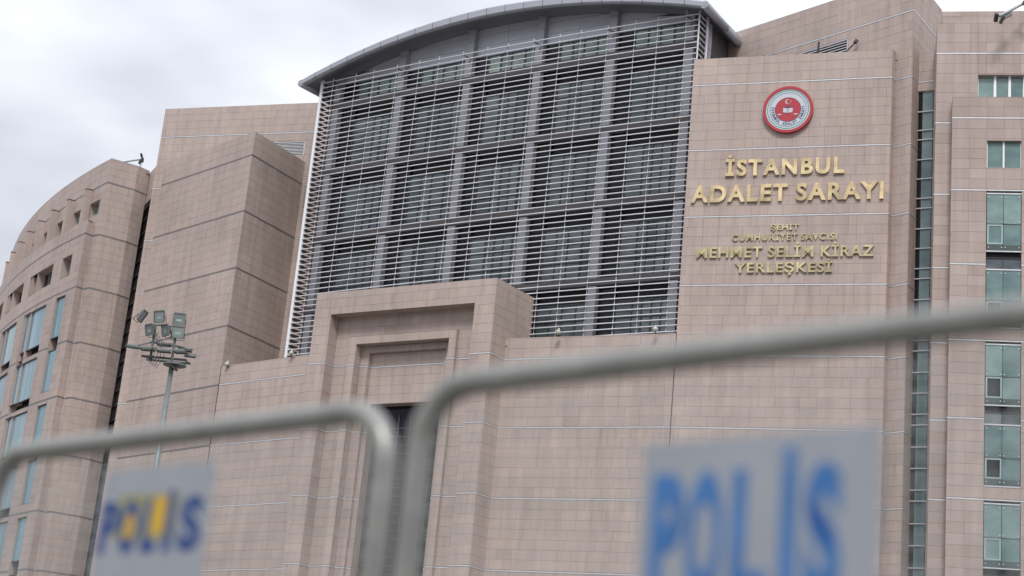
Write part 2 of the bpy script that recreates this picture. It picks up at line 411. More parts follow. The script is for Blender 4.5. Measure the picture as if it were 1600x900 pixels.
        s.core.build("backing_wall", M_JOINT, s.root)
        s.plain.build("stone_soffit", M_STONE, s.root) if s.plain.v else None
def V3(p, z): return Vector((p[0], p[1], z))

# ================================================================ COURTHOUSE (centre)
CB = Building("courthouse", (0, 97), "pink stone courthouse with a louvred glass hall under a curved metal roof", "courthouse")
P2 = Vector((9.66, 93.50)); PA = Vector((20.77, 89.61)); PAr = Vector((21.07, 90.02))
PF = Vector((21.83, 89.17)); PG = Vector((22.40, 90.01)); PG2 = Vector((24.55, 93.2)); PBk = Vector((11.6, 100.42))
P1 = Vector((-.14, 98.15)); OP = Vector((-12.35, 103.95)); U = Vector((.8474, -.5310)).normalized(); NI = Vector((-U.y, U.x))
def pp(s, d): return OP + U*s + NI*d
PL0 = Vector((-11.35, 105.55)); PT = Vector((-19.20, 112.35)); PTL = Vector((-27.12, 120.80)); PTf = Vector((-14.2, 120.9))
SW_TOP = 43.83+H; LOW_TOP = 26.60+H; POR_TOP = 29.93+H; BLK_TOP = 48.62+H
# sign wall
sw = Face(P2, PA); CB.face(sw, 0, SW_TOP, thick=.8)
CB.face(Face(PA, PAr), 0, SW_TOP, strips=True, back=False)
CB.face(Face(P2+Vector((.42, 1.19)), P2), LOW_TOP, SW_TOP, back=False)
# corner block behind the sign wall
fb = Face(PBk, PF)
grl = (fb.len-8.83, fb.len-4.62, 44.3+H, 45.75+H)
CB.face(fb, 0, BLK_TOP, holes=[grl], reveal=.35, thick=.5)
fr = Face(PF, PG2); CB.face(fr, 0, BLK_TOP-.1)
# lower wall, right and left of the portal
CB.face(Face(P1, P2), 0, LOW_TOP, thick=.6, bias=.55)
ll = Face(PT, PL0); CB.face(ll, 0, LOW_TOP, thick=.6)
# tall stair tower
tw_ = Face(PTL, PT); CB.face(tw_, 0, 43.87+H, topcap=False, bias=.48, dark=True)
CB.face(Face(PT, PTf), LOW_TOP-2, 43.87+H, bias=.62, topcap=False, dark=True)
CB.face(Face(PTL+Vector((.73, .68))*2, PTL), 0, 43.87+H, back=False)
# back block on the left, its lower part shows as a narrow pier
BL0 = Vector((-27.93, 121.66)); BL1 = Vector((-12.2, 116.25)); bld = (BL1-BL0).normalized()
bl = Face(BL0, BL1); qg = (Vector((-18.9, 118.5))-BL0).length; qh = (Vector((-16.35, 117.6))-BL0).length
bgr = (qg, qh, 44.45+H, 45.57+H)
CB.face(bl, 0, 48.64+H, holes=[bgr], reveal=.3, thick=.5, bias=.52)
CB.face(Face(BL0+Vector((bld.y*-1, bld.x))*9, BL0), 0, 48.64+H)
# glazed slot between this block and the left wing
SLA = Vector((-31.3, 128.95)); sf = Face(SLA, BL0)
CB.face(sf, 41.3+H, 43.9+H)
# glazed slot at the right
SR0 = PG; SR1 = SR0 + Vector((.882, -.47))*1.9; srf = Face(SR0, SR1)
CB.face(srf, 41.5+H, 43.87+H, bias=.4)
# portal
pf = Face(pp(0, 0), pp(13.47, 0))
CB.face(pf, 0, POR_TOP, holes=[(1.30, 12.05, 0, 28.45+H)], thick=.5, bias=.52)
CB.face(Face(pp(13.47, 0), pp(13.6, 4.29)), 0, POR_TOP, bias=.68)
CB.face(Face(pp(0, 3.2), pp(0, 0)), 0, POR_TOP, back=False)
CB.face(Face(pp(1.30, 0), pp(1.30, .9)), 0, 28.45+H, back=False, topcap=False, bias=.4)  # left jambs of the portal: reveal shade put into a darker tile tint
CB.face(Face(pp(12.05, .9), pp(12.05, 0)), 0, 28.45+H, back=False, topcap=False)
CB.face(Face(pp(1.3, .9), pp(12.05, .9)), 0, 28.45+H, holes=[(1.3, 9.2, 0, 26.9+H)], bias=.5, topcap=False, thick=.3)
f2 = Face(pp(2.52, .65), pp(10.54, .65)); CB.face(f2, 0, 27.08+H, holes=[(.56, 7.50, 0, 26.57+H)], thick=.3, xs=[0, .56, 1.5, 2.45, 3.4, 4.35, 5.3, 6.2, 7.5, 8.02], bias=.6)
CB.face(Face(pp(2.52, .9), pp(2.52, .65)), 0, 27.08+H, back=False); CB.face(Face(pp(10.54, .65), pp(10.54, .9)), 0, 27.08+H, back=False)
CB.face(Face(pp(3.08, .65), pp(3.08, 1.3)), 0, 26.57+H, back=False, topcap=False, bias=.4); CB.face(Face(pp(10.02, 1.3), pp(10.02, .65)), 0, 26.57+H, back=False, topcap=False)
CB.face(Face(pp(3.08, 1.3), pp(10.02, 1.3)), 0, 26.57+H, holes=[(.62, 6.37, 0, 26.13+H)], bias=.45, topcap=False, thick=.3)
CB.face(Face(pp(3.70, 1.3), pp(3.70, 1.6)), 0, 26.13+H, back=False, topcap=False, bias=.35); CB.face(Face(pp(9.45, 1.6), pp(9.45, 1.3)), 0, 26.13+H, back=False, topcap=False)
CB.face(Face(pp(3.70, 1.6), pp(9.45, 1.6)), 0, 26.13+H, holes=[(.30, 5.6, 0, 22.87+H)], reveal=.9, bias=.5, topcap=False, thick=.3)
for (a, b, d0, d1, z) in ((1.3, 12.05, 0, .9, 28.45), (3.08, 10.02, .65, 1.3, 26.57), (3.70, 9.45, 1.3, 1.6, 26.13)):
    n = int((b-a)/.95)
    for i in range(n):
        x0, x1 = a+(b-a)*i/n+.008, a+(b-a)*(i+1)/n-.008
        p = [V3(pp(x0, d0+.02), z+H), V3(pp(x1, d0+.02), z+H), V3(pp(x1, d1), z+H), V3(pp(x0, d1), z+H)]
        CB.plain.quad(*p, random.uniform(.25, .5))
CB.plain.quad(*[V3(pp(x, d), 27.08+H+.003) for x, d in ((2.52, .9), (10.54, .9), (10.54, .64), (2.52, .64))])
for jp, jz in ((P2, LOW_TOP), (PT, LOW_TOP)):
    m = MB(); m.box(V3(jp, 0)+Vector((-.02, -.035, 0)), (.04, 0, 0), (0, .2, 0), (0, 0, jz)); m.build("expansion_joint", M_DARK, CB.root)
CB.finish(300)
# flat roofs behind the parapets
rf = MB()
rf.poly([V3(p, SW_TOP-.5) for p in (P2, PA, PAr, fb.C(fb.len-1), fb.C(3), P2+Vector((.42, 1.19)))])
rf.poly([V3(p, BLK_TOP-.6) for p in (PBk, PF, PG2, PG2+Vector((-7, 8)))])
rf.poly([V3(p, 43.87+H) for p in (PTL, PT, PTf, PTL+Vector((1.3, .8)))])
rf.poly([V3(p, 48+H) for p in (BL0, BL1, BL1+Vector((3, 9)), BL0+Vector((3, 9)))])
rf.poly([V3(p, POR_TOP-.4) for p in (pp(0, 0), pp(13.47, 0), pp(13.6, 4.3), pp(0, 4.3))])
rf.poly([V3(p, LOW_TOP-.5) for p in (pp(13.5, 1.5), P1, P2, P2+Vector((1.2, 3.4)), pp(14.5, 6))])
rf.poly([V3(p, LOW_TOP-.5) for p in (PT, PL0, PL0+Vector((2, 3)), PT+Vector((4, 5)))])
rf.build("flat_roof", plain("roof_membrane", (.2, .2, .2), .9), CB.root)
# door glazing deep in the portal
fgz = Face(pp(3.9, 2.3), pp(9.5, 2.3)); m = MB(); m.box(fgz.P(0, 0, -.1), Vector((fgz.t.x, fgz.t.y, 0))*5.6, Vector((-fgz.t.y, fgz.t.x, 0))*-.1, (0, 0, 22.9+H))
door = m.build("portal_glazing", M_GLASS_DARK, CB.root)
m = MB()
for i in range(7): m.box(fgz.P(.2+i*.87, 0, 0), Vector((fgz.t.x, fgz.t.y, 0))*.05, Vector((fgz.t.y, -fgz.t.x, 0))*.07, (0, 0, 22.3+H))
for i in range(42): m.box(fgz.P(0, .3+i*.53, 0), Vector((fgz.t.x, fgz.t.y, 0))*5.6, Vector((fgz.t.y, -fgz.t.x, 0))*.06, (0, 0, .035))
m.build("glazing_bar", M_SLAB, door, kind="stuff")
# white ventilation grilles
def grille(f, hole, n, diag=False):
    a, b, c, d = hole; m = MB(); t = Vector((f.t.x, f.t.y, 0)); o = Vector((f.t.y, -f.t.x, 0))
    m.box(f.P(a, c, -.34), t*(b-a), o*.04, (0, 0, d-c)); g_ = m.build("vent_grille", M_BLACK, CB.root)
    m = MB(); w = .07
    m.box(f.P(a, c, -.12), t*w, o*.1, (0, 0, d-c)); m.box(f.P(b-w, c, -.12), t*w, o*.1, (0, 0, d-c))
    m.box(f.P(a+w, d-w, -.12), t*(b-a-2*w), o*.1, (0, 0, w)); m.build("grille_frame", M_STRIP, g_)
    me = None
    for i in range(n):
        z = c + (d-c-w)*(i+.35)/n
        if me is None:
            m = MB(); m.box((0, 0, 0), t*(b-a-2*w), o*.09 + Vector((0, 0, -.05)), (0, 0, .035))
            me = bpy.data.meshes.new("grille_slat"); me.from_pydata(m.v, [], m.f); me.materials.append(M_WHITE)
        inst("grille_slat", me, Matrix.Translation(f.P(a+w, z, -.12)), g_)
grille(fb, grl, 8); grille(bl, bgr, 9)

# ---- glazed slots with horizontal bars
def slot(f, z0, z1, zs, xs, root, mat=M_GLASS_TEAL, inset=.12):
    prev = z0; t = Vector((f.t.x, f.t.y, 0)); o = Vector((f.t.y, -f.t.x, 0)); zz = [z0]+sorted(zs)+[z1]
    for z in zs:
        w = MB(); w.box(f.P(0, z-.03, -inset), t*f.len, o*.09, (0, 0, .06)); w.build("glazing_transom", M_STRIP if mat != M_SLOT else M_SLAB, root)
    w = MB()
    for x in xs[2:-1]:
        w = MB(); w.box(f.P(x-.03, z0, -inset-.02), t*.06, o*.09, (0, 0, z1-z0)); w.build("glazing_mullion", M_DFRAME, root)
    for a, b in zip(zz, zz[1:]):
        for c, d in zip(xs, xs[1:]):
            p = MB(); p.box(f.P(c+.01, a+.01, -inset-.06), t*(d-c-.02), o*.05, (0, 0, b-a-.02)); p.build("glass_pane", M_GLASS_DARK if (len(xs) > 2 and c == 0) else mat, root)  # first column darkened: reflection of the fin painted into the glass
zs = []
for n in range(0, 9):
    for q in (0, 1.23, 2.41, 3.60): zs.append(38.47+H-4.2*n-q)
zs += [40.22+H, 39.06+H]
slot(srf, 0, 41.5+H, [z for z in zs if z > .5], [0, .27, .88, 1.9], CB.root)
slot(sf, 0, 41.3+H, [41.3+H-1.13*i for i in range(1, 36)], [0, sf.len], CB.root, M_SLOT, .3)

# ---- glass hall behind the louvre screen
SCN = Vector((142.305, 320.916)); RS = 261.84
def sc(l, off, z):   # l: arc length on the screen line, off: outwards
    a = l/RS; return Vector((SCN.x + math.sin(a)*(RS+off), SCN.y - math.cos(a)*(RS+off), z))
ML = [-167.57, -165.48, -163.85, -161.78, -159.86, -158.20, -156.19, -154.23, -152.61, -150.62, -148.64, -147.08, -145.13, -143.18, -141.59, -139.66]
LE, RE = -168.46, -138.75
def colx(l): return l*RS/(RS-.8)
cols = [colx(l) for l in (-167.2, -161.47, -155.72, -150.17, -144.73, -139.27)]
COLW = .58
Z_L0, Z_TOP = 24.0+H, 47.60+H
SLABS = [45.85+H, 40.80+H, 35.72+H, 30.66+H, 25.60+H]
HEAD = 47.82+H
def soff(l):       # underside of the vaulted roof
    return 49.72+H - 2.2*((l+153.6)/15.75)**2
def sbox(m, l0, l1, o0, o1, z0, z1, t=.5, n=1):
    for i in range(n):
        a, b = l0+(l1-l0)*i/n, l0+(l1-l0)*(i+1)/n
        p = [sc(a, o0, z0), sc(b, o0, z0), sc(b, o1, z0), sc(a, o1, z0), sc(a, o0, z1), sc(b, o0, z1), sc(b, o1, z1), sc(a, o1, z1)]
        k = len(m.v); m.v += [tuple(q) for q in p]
        for f in ((0, 3, 2, 1), (4, 5, 6, 7), (0, 1, 5, 4), (1, 2, 6, 5), (2, 3, 7, 6), (3, 0, 4, 7)):
            m.f.append(tuple(k+i_ for i_ in f)); m.t.append(t)
for c in cols:
    m = MB(); zt = soff(c)+.25
    z = Z_L0
    joints = [Z_L0] + sorted([s_-.03 for s_ in SLABS] + [s_+.46 for s_ in SLABS] + [48.9+H])
    joints = [j for j in joints if j < zt-.2] + [zt]
    for a, b in zip(joints, joints[1:]):
        isl = any(abs(a-(s_-.03)) < .01 for s_ in SLABS)
        sbox(m, c-COLW/2, c+COLW/2, -1.5, -.92 if isl else -.80, a+.012, b-.012)
    m.build("column", M_COL, CB.root)
for s_ in SLABS:
    for i in range(5):
        m = MB(); sbox(m, (LE+.2 if i == 0 else cols[i]+.005), (RE-.2 if i == 4 else cols[i+1]-.005), -1.7, -.76, s_, s_+.46, n=2)
        m.build("slab_edge", M_SLAB, CB.root)
    m = MB(); sbox(m, LE+.1, RE-.1, -9, -1.72, s_, s_+.4, n=6); m.build("floor_slab", M_SLAB, CB.root)
# windows: narrow dark field beside each column, then two bays of panes
def glass_rect(l0, l1, z0, z1, mat, parent, off=-1.30):
    m = MB(); sbox(m, l0, l1, off-.05, off, z0, z1); return m.build("pane", mat, parent)
fl = [(SLABS[0]+.46, HEAD, True)] + [(SLABS[i+1]+.46, SLABS[i], False) for i in range(4)] + [(Z_L0, SLABS[4], False)]
for i in range(5):
    c0 = cols[i]+COLW/2; c1 = cols[i+1]-COLW/2; m0 = ML[3*i+1]*RS/(RS-1.0)+.1; m1 = ML[3*i+2]*RS/(RS-1.0)+.2
    for (z0, z1, top) in fl:
        m = MB(); sbox(m, c0, m0-.12, -1.42, -1.22, z0, z1); w_ = m.build("spandrel_panel", M_GLASS_DARK, CB.root)
        win = MB(); zc = z1 if top else z1-.95
        xs = [m0-.1, (m0+m1)/2, m1, (m1+c1)/2, c1]
        if i % 2 == 0 and not top: xs = [m0-.1, (m0+m1)/2+.2, m1, (m1*2+c1)/3, (m1+2*c1)/3, c1]
        for x in xs: sbox(win, x-.025, x+.025, -1.30, -1.20, z0, zc)
        for z in ((z0, z0+(zc-z0)*.36, z0+(zc-z0)*.70, zc-.05) if not top else (z0, zc-.05)): sbox(win, xs[0]+.03, xs[-1]-.03, -1.31, -1.215, z, z+.045)
        W = win.build("window", M_HFRAME, CB.root)
        for a, b in zip(xs, xs[1:]): glass_rect(a+.02, b-.02, z0+.02, zc, M_GLASS_TOP if top else M_GLASS_HALL, W)
        if not top:
            m = MB(); sbox(m, m0-.1, c1, -1.5, -1.45, zc, z1); m.build("ceiling_void", M_DARK, CB.root)  # black sheet painted in for the deep shade below the slab
# metal wall panels between window head and roof
for i in range(5):
    c0 = cols[i]+COLW/2+.01; c1 = cols[i+1]-COLW/2-.01; n = 2
    for j in range(n):
        a, b = c0+(c1-c0)*j/n+.01, c0+(c1-c0)*(j+1)/n-.01
        zz = HEAD+.02
        for zt in (48.62+H, 49.42+H, 51+H):
            hiA, hiB = min(zt-.02, soff(a)+.22), min(zt-.02, soff(b)+.22)
            if hiA < zz+.05 and hiB < zz+.05: break
            m = MB(); p = [sc(a, -1.2, zz), sc(b, -1.2, zz), sc(b, -1.2, max(zz+.01, hiB)), sc(a, -1.2, max(zz+.01, hiA))]
            q = [sc(a, -1.3, zz), sc(b, -1.3, zz), sc(b, -1.3, max(zz+.01, hiB)), sc(a, -1.3, max(zz+.01, hiA))]
            m.poly(p); m.quad(p[0], q[0], q[1], p[1]); m.quad(p[3], p[2], q[2], q[3]); m.quad(p[1], q[1], q[2], p[2]); m.quad(p[0], p[3], q[3], q[0])
            m.build("wall_panel", M_PANEL, CB.root); zz = zt
m = MB()
for i in range(12):
    a, b = LE+(RE-LE)*i/12, LE+(RE-LE)*(i+1)/12
    m.quad(sc(a, -1.62, Z_L0), sc(b, -1.62, Z_L0), sc(b, -1.62, soff(b)+.2), sc(a, -1.62, soff(a)+.2))
m.quad(sc(RE-.15, -1.0, Z_L0), sc(RE-.15, -12, Z_L0), sc(RE-.15, -12, soff(RE)+.3), sc(RE-.15, -1.0, soff(RE)+.3))
m.quad(sc(LE+.15, -12, Z_L0), sc(LE+.15, -1.0, Z_L0), sc(LE+.15, -1.0, soff(LE)+.3), sc(LE+.15, -12, soff(LE)+.3))
m.build("hall_wall", M_SLAB, CB.root)
# right return wall panels of the hall, seen between corner post and stone block
for i in range(3):
    m = MB(); z0 = 42.5+H+i*1.8; m.box(sc(RE-.10, -2.2, z0), sc(RE-.10, -1.3, z0)-sc(RE-.10, -2.2, z0), sc(RE-.04, -2.2, z0)-sc(RE-.10, -2.2, z0), (0, 0, 1.75)); m.build("wall_panel", M_PANEL, CB.root)
# louvre screen: one object per slat row, shared mesh; uprights; return blades
PITCH = .3787; NSL = 55
rows = [Z_TOP-PITCH*i for i in range(NSL)]
pts = [LE+.03] + ML + [RE-.03]
m = MB()
for a, b in zip(pts, pts[1:]):
    # blade: rounded nose outwards, tilted body
    for (za, zb, oa, ob) in ((.0, .0, .05, -.10),):
        prof = [(.055, -.028), (.068, .0), (.055, .036), (-.045, .046), (-.05, .034), (.01, -.020)]
        A = [sc(a, o, z) for o, z in prof]; B = [sc(b, o, z) for o, z in prof]; k = len(m.v)
        m.v += [tuple(p) for p in A+B]; n = len(prof)
        for i in range(n): m.f.append((k+i, k+(i+1) % n, k+n+(i+1) % n, k+n+i)[::-1]); m.t.append(.5)
slat_me = bpy.data.meshes.new("louvre_slat"); slat_me.from_pydata(m.v, [], m.f); slat_me.materials.append(M_LOUVRE)
for z in rows: inst("louvre_slat", slat_me, Matrix.Translation(-Vector(CB.root.location) + Vector((0, 0, z))), CB.root)
def blade(l, o0, o1, w):
    m = MB(); sbox(m, l-w, l+w, o1, o0, -.03, .03); me = bpy.data.meshes.new("return_blade"); me.from_pydata(m.v, [], m.f); me.materials.append(M_LOUVRE); return me
# the returns at both ends
lb = MB(); k0 = [sc(LE+.05, -.10, -.035), sc(LE+.05, -1.15, -.035)]
bd = MB(); bd.box(sc(LE+.02, -.04, -.15), sc(LE+.02, -1.05, -.15)-sc(LE+.02, -.04, -.15), sc(LE+.07, -.04, -.15)-sc(LE+.02, -.04, -.15), (0, 0, .22))
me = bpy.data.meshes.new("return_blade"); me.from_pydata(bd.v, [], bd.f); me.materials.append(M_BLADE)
for z in rows: inst("return_blade", me, Matrix.Translation(-Vector(CB.root.location) + Vector((0, 0, z))), CB.root)
bd = MB(); bd.box(sc(RE-.02, -.06, -.03), sc(RE-.02, -1.15, -.03)-sc(RE-.02, -.06, -.03), sc(RE+.06, -.06, -.03)-sc(RE-.02, -.06, -.03), (0, 0, .05))
me = bpy.data.meshes.new("return_blade"); me.from_pydata(bd.v, [], bd.f); me.materials.append(M_LOUVRE)
for z in rows[:16]: inst("return_blade", me, Matrix.Translation(-Vector(CB.root.location) + Vector((0, 0, z))), CB.root)
for l in ML:
    m = MB(); a, b = sc(l, -.10, Z_L0), sc(l, -.10, Z_TOP+.30 if l < -140 else Z_TOP+.9); m.tube([a, b], .027, 8); u_ = m.build("louvre_upright", M_LOUVRE, CB.root)
m = MB(); sbox(m, LE-.16, LE+.06, -.14, .06, Z_L0, Z_TOP+.55); m.build("corner_post", M_WHITE, CB.root)
m = MB(); m.tube([sc(LE+.35, -1.2, Z_L0), sc(LE+.35, -1.2, Z_TOP+.3)], .05, 8); m.build("return_post", M_LOUVRE, CB.root)
m = MB(); m.tube([sc(RE, -.03, Z_L0), sc(RE, -.03, Z_TOP+.35)], .055, 10); m.build("corner_post", M_LOUVRE, CB.root)
m = MB(); m.tube([sc(RE+.05, -1.2, 40+H), sc(RE+.05, -1.2, Z_TOP+.3)], .10, 10); m.build("return_post", M_LOUVRE, CB.root)
for i, c in enumerate(cols[:6]):
    l = ML[min(15, 3*i)]
    for z in [Z_TOP-.1]:
        m = MB(); m.tube([sc(l+.04, -.12, z+.12), sc(l+.30, -.62, z+.02), sc(c, -.82, z-.15)], .035, 6); m.build("bracket", M_DFRAME, CB.root)
# roof: fascia panels, soffit, top sheet
RL, RR = -169.95, -137.95; NP = 22; FO = .90
def fh(l): return .60 - .16*abs((l+153.6)/15.9)
for i in range(NP):
    a, b = RL+(RR-RL)*i/NP+.022, RL+(RR-RL)*(i+1)/NP-.022
    m = MB(); A, B = [], []
    for L_, (l) in ((A, a), (B, b)):
        z = soff(l)-.02; h = fh(l)
        for o, dz in ((FO-.30, .0), (FO-.06, 0.0), (FO, .06), (FO+.02, h-.10), (FO-.05, h), (FO-.35, h+.05)): L_.append(sc(l, o, z+dz))
    k = len(m.v); m.v += [tuple(p) for p in A+B]; n = 6
    for j in range(5): m.f.append((k+j, k+n+j, k+n+j+1, k+j+1)); m.t.append(.5)
    m.f.append(tuple(k+j for j in range(6))[::-1]); m.t.append(.5); m.f.append(tuple(k+n+j for j in range(6))); m.t.append(.5)
    m.build("fascia_panel", M_ROOF, CB.root)
m = MB(); NPX = 44
for i in range(NPX):
    a, b = RL+(RR-RL)*i/NPX, RL+(RR-RL)*(i+1)/NPX
    for o0, o1, r0, r1 in ((FO-.25, -1.2, -.0, .20), (-1.2, -13, .20, .25)):
        m.quad(sc(a, o0, soff(a)+r0), sc(a, o1, soff(a)+r1), sc(b, o1, soff(b)+r1), sc(b, o0, soff(b)+r0))
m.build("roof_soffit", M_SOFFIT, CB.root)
m = MB()
for i in range(NPX):
    a, b = RL+(RR-RL)*i/NPX, RL+(RR-RL)*(i+1)/NPX
    m.quad(sc(a, FO-.3, soff(a)+fh(a)+.03), sc(b, FO-.3, soff(b)+fh(b)+.03), sc(b, -13, soff(b)+fh(b)+.2), sc(a, -13, soff(a)+fh(a)+.2))
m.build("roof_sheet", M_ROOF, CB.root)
for l, dr in ((RL, 1), (RR, -1)):    # rounded verge along the side of the roof, three lengths
    for j, (o0, o1) in enumerate(((FO-.02, -2.6), (-2.62, -6.4), (-6.42, -12.9))):
        m = MB(); r = .26; z = soff(l)+.20
        m.tube([sc(l+dr*.12, o0, z), sc(l+dr*.12, o1, z+.05)], r, 14); m.build("roof_verge", M_ROOF, CB.root, smooth=True)

# ================================================================ LEFT WING
LW = Building("office_wing", (-36, 126), "curved stone office wing at far left with tall blue glass screens", "building")
C2 = Vector((44.187, 179.108)); R2 = 95.94
aC = -88.45/R2; aE = -122.0/R2
la = Arc(C2, R2, aE, aC)
def lq(Ls): return la.len + (Ls + 88.45)      # arc length measured as in the survey
PARZ = 38.95+H
holes = []; screens = []
for i in range(5):
    o = -7.35*i
    holes.append((lq(-92.1+o), lq(-90.25+o), 34.95+H, 36.58+H)); holes.append((lq(-98.95+o), lq(-94.0+o), 34.95+H, 36.58+H))
    for r in range(8):
        kz = K(2+r)
        holes.append((lq(-98.95+o), lq(-94.0+o), kz-4.2-.02, kz-.38)); screens.append((lq(-98.95+o), lq(-94.0+o), kz-3.45, kz-.40, 5))
    for r in range(4):
        kz = K(2+2*r)
        holes.append((lq(-92.0+o), lq(-90.2+o), kz-7.72, kz-.32))
        screens.append((lq(-92.0+o), lq(-90.2+o), kz-3.42, kz-.36, 2)); screens.append((lq(-92.0+o), lq(-90.2+o), kz-7.68, kz-4.55, 2))
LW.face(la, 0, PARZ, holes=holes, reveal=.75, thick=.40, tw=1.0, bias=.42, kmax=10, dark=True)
PC = la.C(la.len); PN = Vector((-31.84, 121.70)); PQ = Vector((-31.27, 121.22)); PR_ = Vector((-29.43, 122.40)); PS = Vector((-28.72, 123.32))
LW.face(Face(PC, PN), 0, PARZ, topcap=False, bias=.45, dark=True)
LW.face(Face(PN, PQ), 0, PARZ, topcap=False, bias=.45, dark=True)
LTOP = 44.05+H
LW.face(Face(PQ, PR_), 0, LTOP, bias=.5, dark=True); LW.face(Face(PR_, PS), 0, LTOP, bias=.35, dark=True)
RU = R2-.84; aQ = math.atan2(PQ.x-C2.x, -(PQ.y-C2.y)); lu = Arc(C2, RU, aE, aQ)
uh = []
for i in range(7):
    o = -3.62*i; w = 1.9 if i == 0 else 1.6
    q = lu.len - .75 + o; uh.append((q-w, q-.1, 39.78+H, 40.92+H))
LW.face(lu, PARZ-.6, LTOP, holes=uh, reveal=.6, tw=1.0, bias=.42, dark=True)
# fins standing on the parapet in front of the recessed storey
for i in range(8):
    q = lu.len - 3.05 - 3.62*i; t = lu.T(q); o3 = Vector((t.y, -t.x, 0)); t3 = Vector((t.x, t.y, 0))
    for zz in range(5):
        z0 = PARZ-.05+(42.05-38.95)*zz/5; m = MB(); m.box(lu.P(q, z0, 0), t3*.5, o3*.5, (0, 0, .612), random.uniform(.3, .6)); m.build("fin", M_STONE, LW.root)
    m = MB(); m.box(lu.P(q-.03, 42.06+H, .03), t3*.56, o3*.5, (0, 0, .07)); m.build("fin_cap", M_STONE, LW.root)
LW.finish(300)
m = MB()
for i in range(20):
    a, b = aE+(aQ-aE)*i/20, aE+(aQ-aE)*(i+1)/20
    ac, bc = aE+(aC-.011-aE)*i/20, aE+(aC-.011-aE)*(i+1)/20
    def ap(a_, r_, z): return Vector((C2.x+math.sin(a_)*r_, C2.y-math.cos(a_)*r_, z))
    m.quad(ap(ac, R2, PARZ+.004), ap(bc, R2, PARZ+.004), ap(bc, RU-.1, PARZ+.004), ap(ac, RU-.1, PARZ+.004))
    m.quad(ap(a, RU, LTOP-.3), ap(b, RU, LTOP-.3), ap(b, RU-12, LTOP-.3), ap(a, RU-12, LTOP-.3))
m.build("flat_roof", plain("wing_roof", (.2, .2, .2), .9), LW.root)
def arcbox(m, f, q0, q1, o0, o1, z0, z1, t=.5):
    p = [f.P(q0, z0, o0), f.P(q1, z0, o0), f.P(q1, z0, o1), f.P(q0, z0, o1), f.P(q0, z1, o0), f.P(q1, z1, o0), f.P(q1, z1, o1), f.P(q0, z1, o1)]
    k = len(m.v); m.v += [tuple(x) for x in p]
    for g_ in ((0, 3, 2, 1), (4, 5, 6, 7), (0, 1, 5, 4), (1, 2, 6, 5), (2, 3, 7, 6), (3, 0, 4, 7)): m.f.append(tuple(k+i_ for i_ in g_)); m.t.append(t)
for (a, b, z0, z1, n) in screens:
    if z1 < 1: continue
    z0 = max(z0, .4)
    m = MB(); arcbox(m, la, a+.03, b-.03, -.22, -.10, z0-.10, z0-.03); arcbox(m, la, a+.03, b-.03, -.22, -.10, z1+.03, z1+.10); arcbox(m, la, b-.07, b-.03, -.22, -.12, z0-.03, z1+.03)
    fr_ = m.build("glass_screen", M_DFRAME, LW.root)
    for i in range(n):
        q0, q1 = a+.04+(b-a-.12)*i/n, a+.04+(b-a-.12)*(i+1)/n-.025
        m = MB(); arcbox(m, la, q0, q1, -.17, -.15, z0-.02, z1+.02); m.build("pane", M_GLASS_BLUE, fr_)
# windows set back in the openings
done = set()
for (a, b, c, d) in holes:
    if d < 1 or (round(a, 2), round(c, 2)) in done: continue
    done.add((round(a, 2), round(c, 2)))
    c = max(c, .3)
    w = MB(); n = 2 if b-a < 2.5 else 4
    for i in range(n+1):
        q = a+(b-a-.06)*i/n; arcbox(w, la, q, q+.06, -.70, -.60, c, d)
    for z in (c, d-.06): arcbox(w, la, a+.07, b-.07, -.70, -.61, z, z+.06)
    W = w.build("window", M_LFRAME if d > 34+H else M_DFRAME, LW.root)
    for i in range(n):
        q0, q1 = a+(b-a)*i/n, a+(b-a)*(i+1)/n; m = MB(); arcbox(m, la, q0+.03, q1-.03, -.72, -.66, c+.02, d-.02); m.build("pane", M_GLASS_DARK, W)
for (a, b, c, d) in uh:
    w = MB()
    for i in range(3):
        q = a+(b-a-.07)*i/2; arcbox(w, lu, q, q+.07, -.52, -.42, c, d)
    W = w.build("window", M_LFRAME, LW.root)
    for i in range(2):
        q0, q1 = a+(b-a)*i/2, a+(b-a)*(i+1)/2; m = MB(); arcbox(m, lu, q0+.03, q1-.03, -.55, -.48, c+.02, d-.02); m.build("pane", M_GLASS_TEAL, W)

# ================================================================ RIGHT WING
RW = Building("office_wing", (26, 86), "flat stone office wing at right edge with stacked green glass windows", "building")
RA = Vector((22.40, 86.0)); RU_ = Vector((.9755, -.2202)).normalized(); RN = Vector((RU_.y, -RU_.x))
rb = Face(RA, RA+RU_*13); rfA = RA+RN*.73
rfc = Face(rfA+RU_*.86, rfA+RU_*13)
w1 = (2.24, 5.84, 39.45+H, 40.78+H)
RW.face(rb, 0, 43.92+H, holes=[w1, (2.0, 12.5, 0, 39.0+H)], reveal=.45, xs=[0, .92, 1.8, 2.24, 2.68, 3.6, 4.5, 5.4, 5.84, 6.8, 7.7, 8.6, 9.5, 10.4, 11.3, 12.2, 13], bias=.12, phase=0)
rcap = Face(RA-RN*.25+RU_*.26, RA-RN*.25+RU_*13); RW.face(rcap, 43.5+H, 44.78+H, strips=False, tw=.92, bias=.12)
FT = 39.1+H; o = .86
rh = []; cols_w = [2.70, 6.34, 9.98]
for c in cols_w:
    a, b = c-o, c+1.81-o
    rh.append((a, b, 34.98+H, 36.55+H))
    for r in range(5):
        zt = 33.64+H-8.40*r
        rh.append((a, b, max(0, zt-7.66), zt))
RW.face(rfc, 0, FT, holes=rh, reveal=.35, xs=[0, .92, 1.84, 2.74, 3.65, 4.57, 5.48, 6.38, 7.29, 8.2, 9.12, 10.02, 10.93, 12.14], bias=.15, thick=.5)
RW.face(Face(RA+RU_*.86, rfA+RU_*.86), 0, FT, back=False, bias=.1)
RW.face(Face(RA-RN*4.4, RA), 0, 43.92+H, back=True, bias=.4)
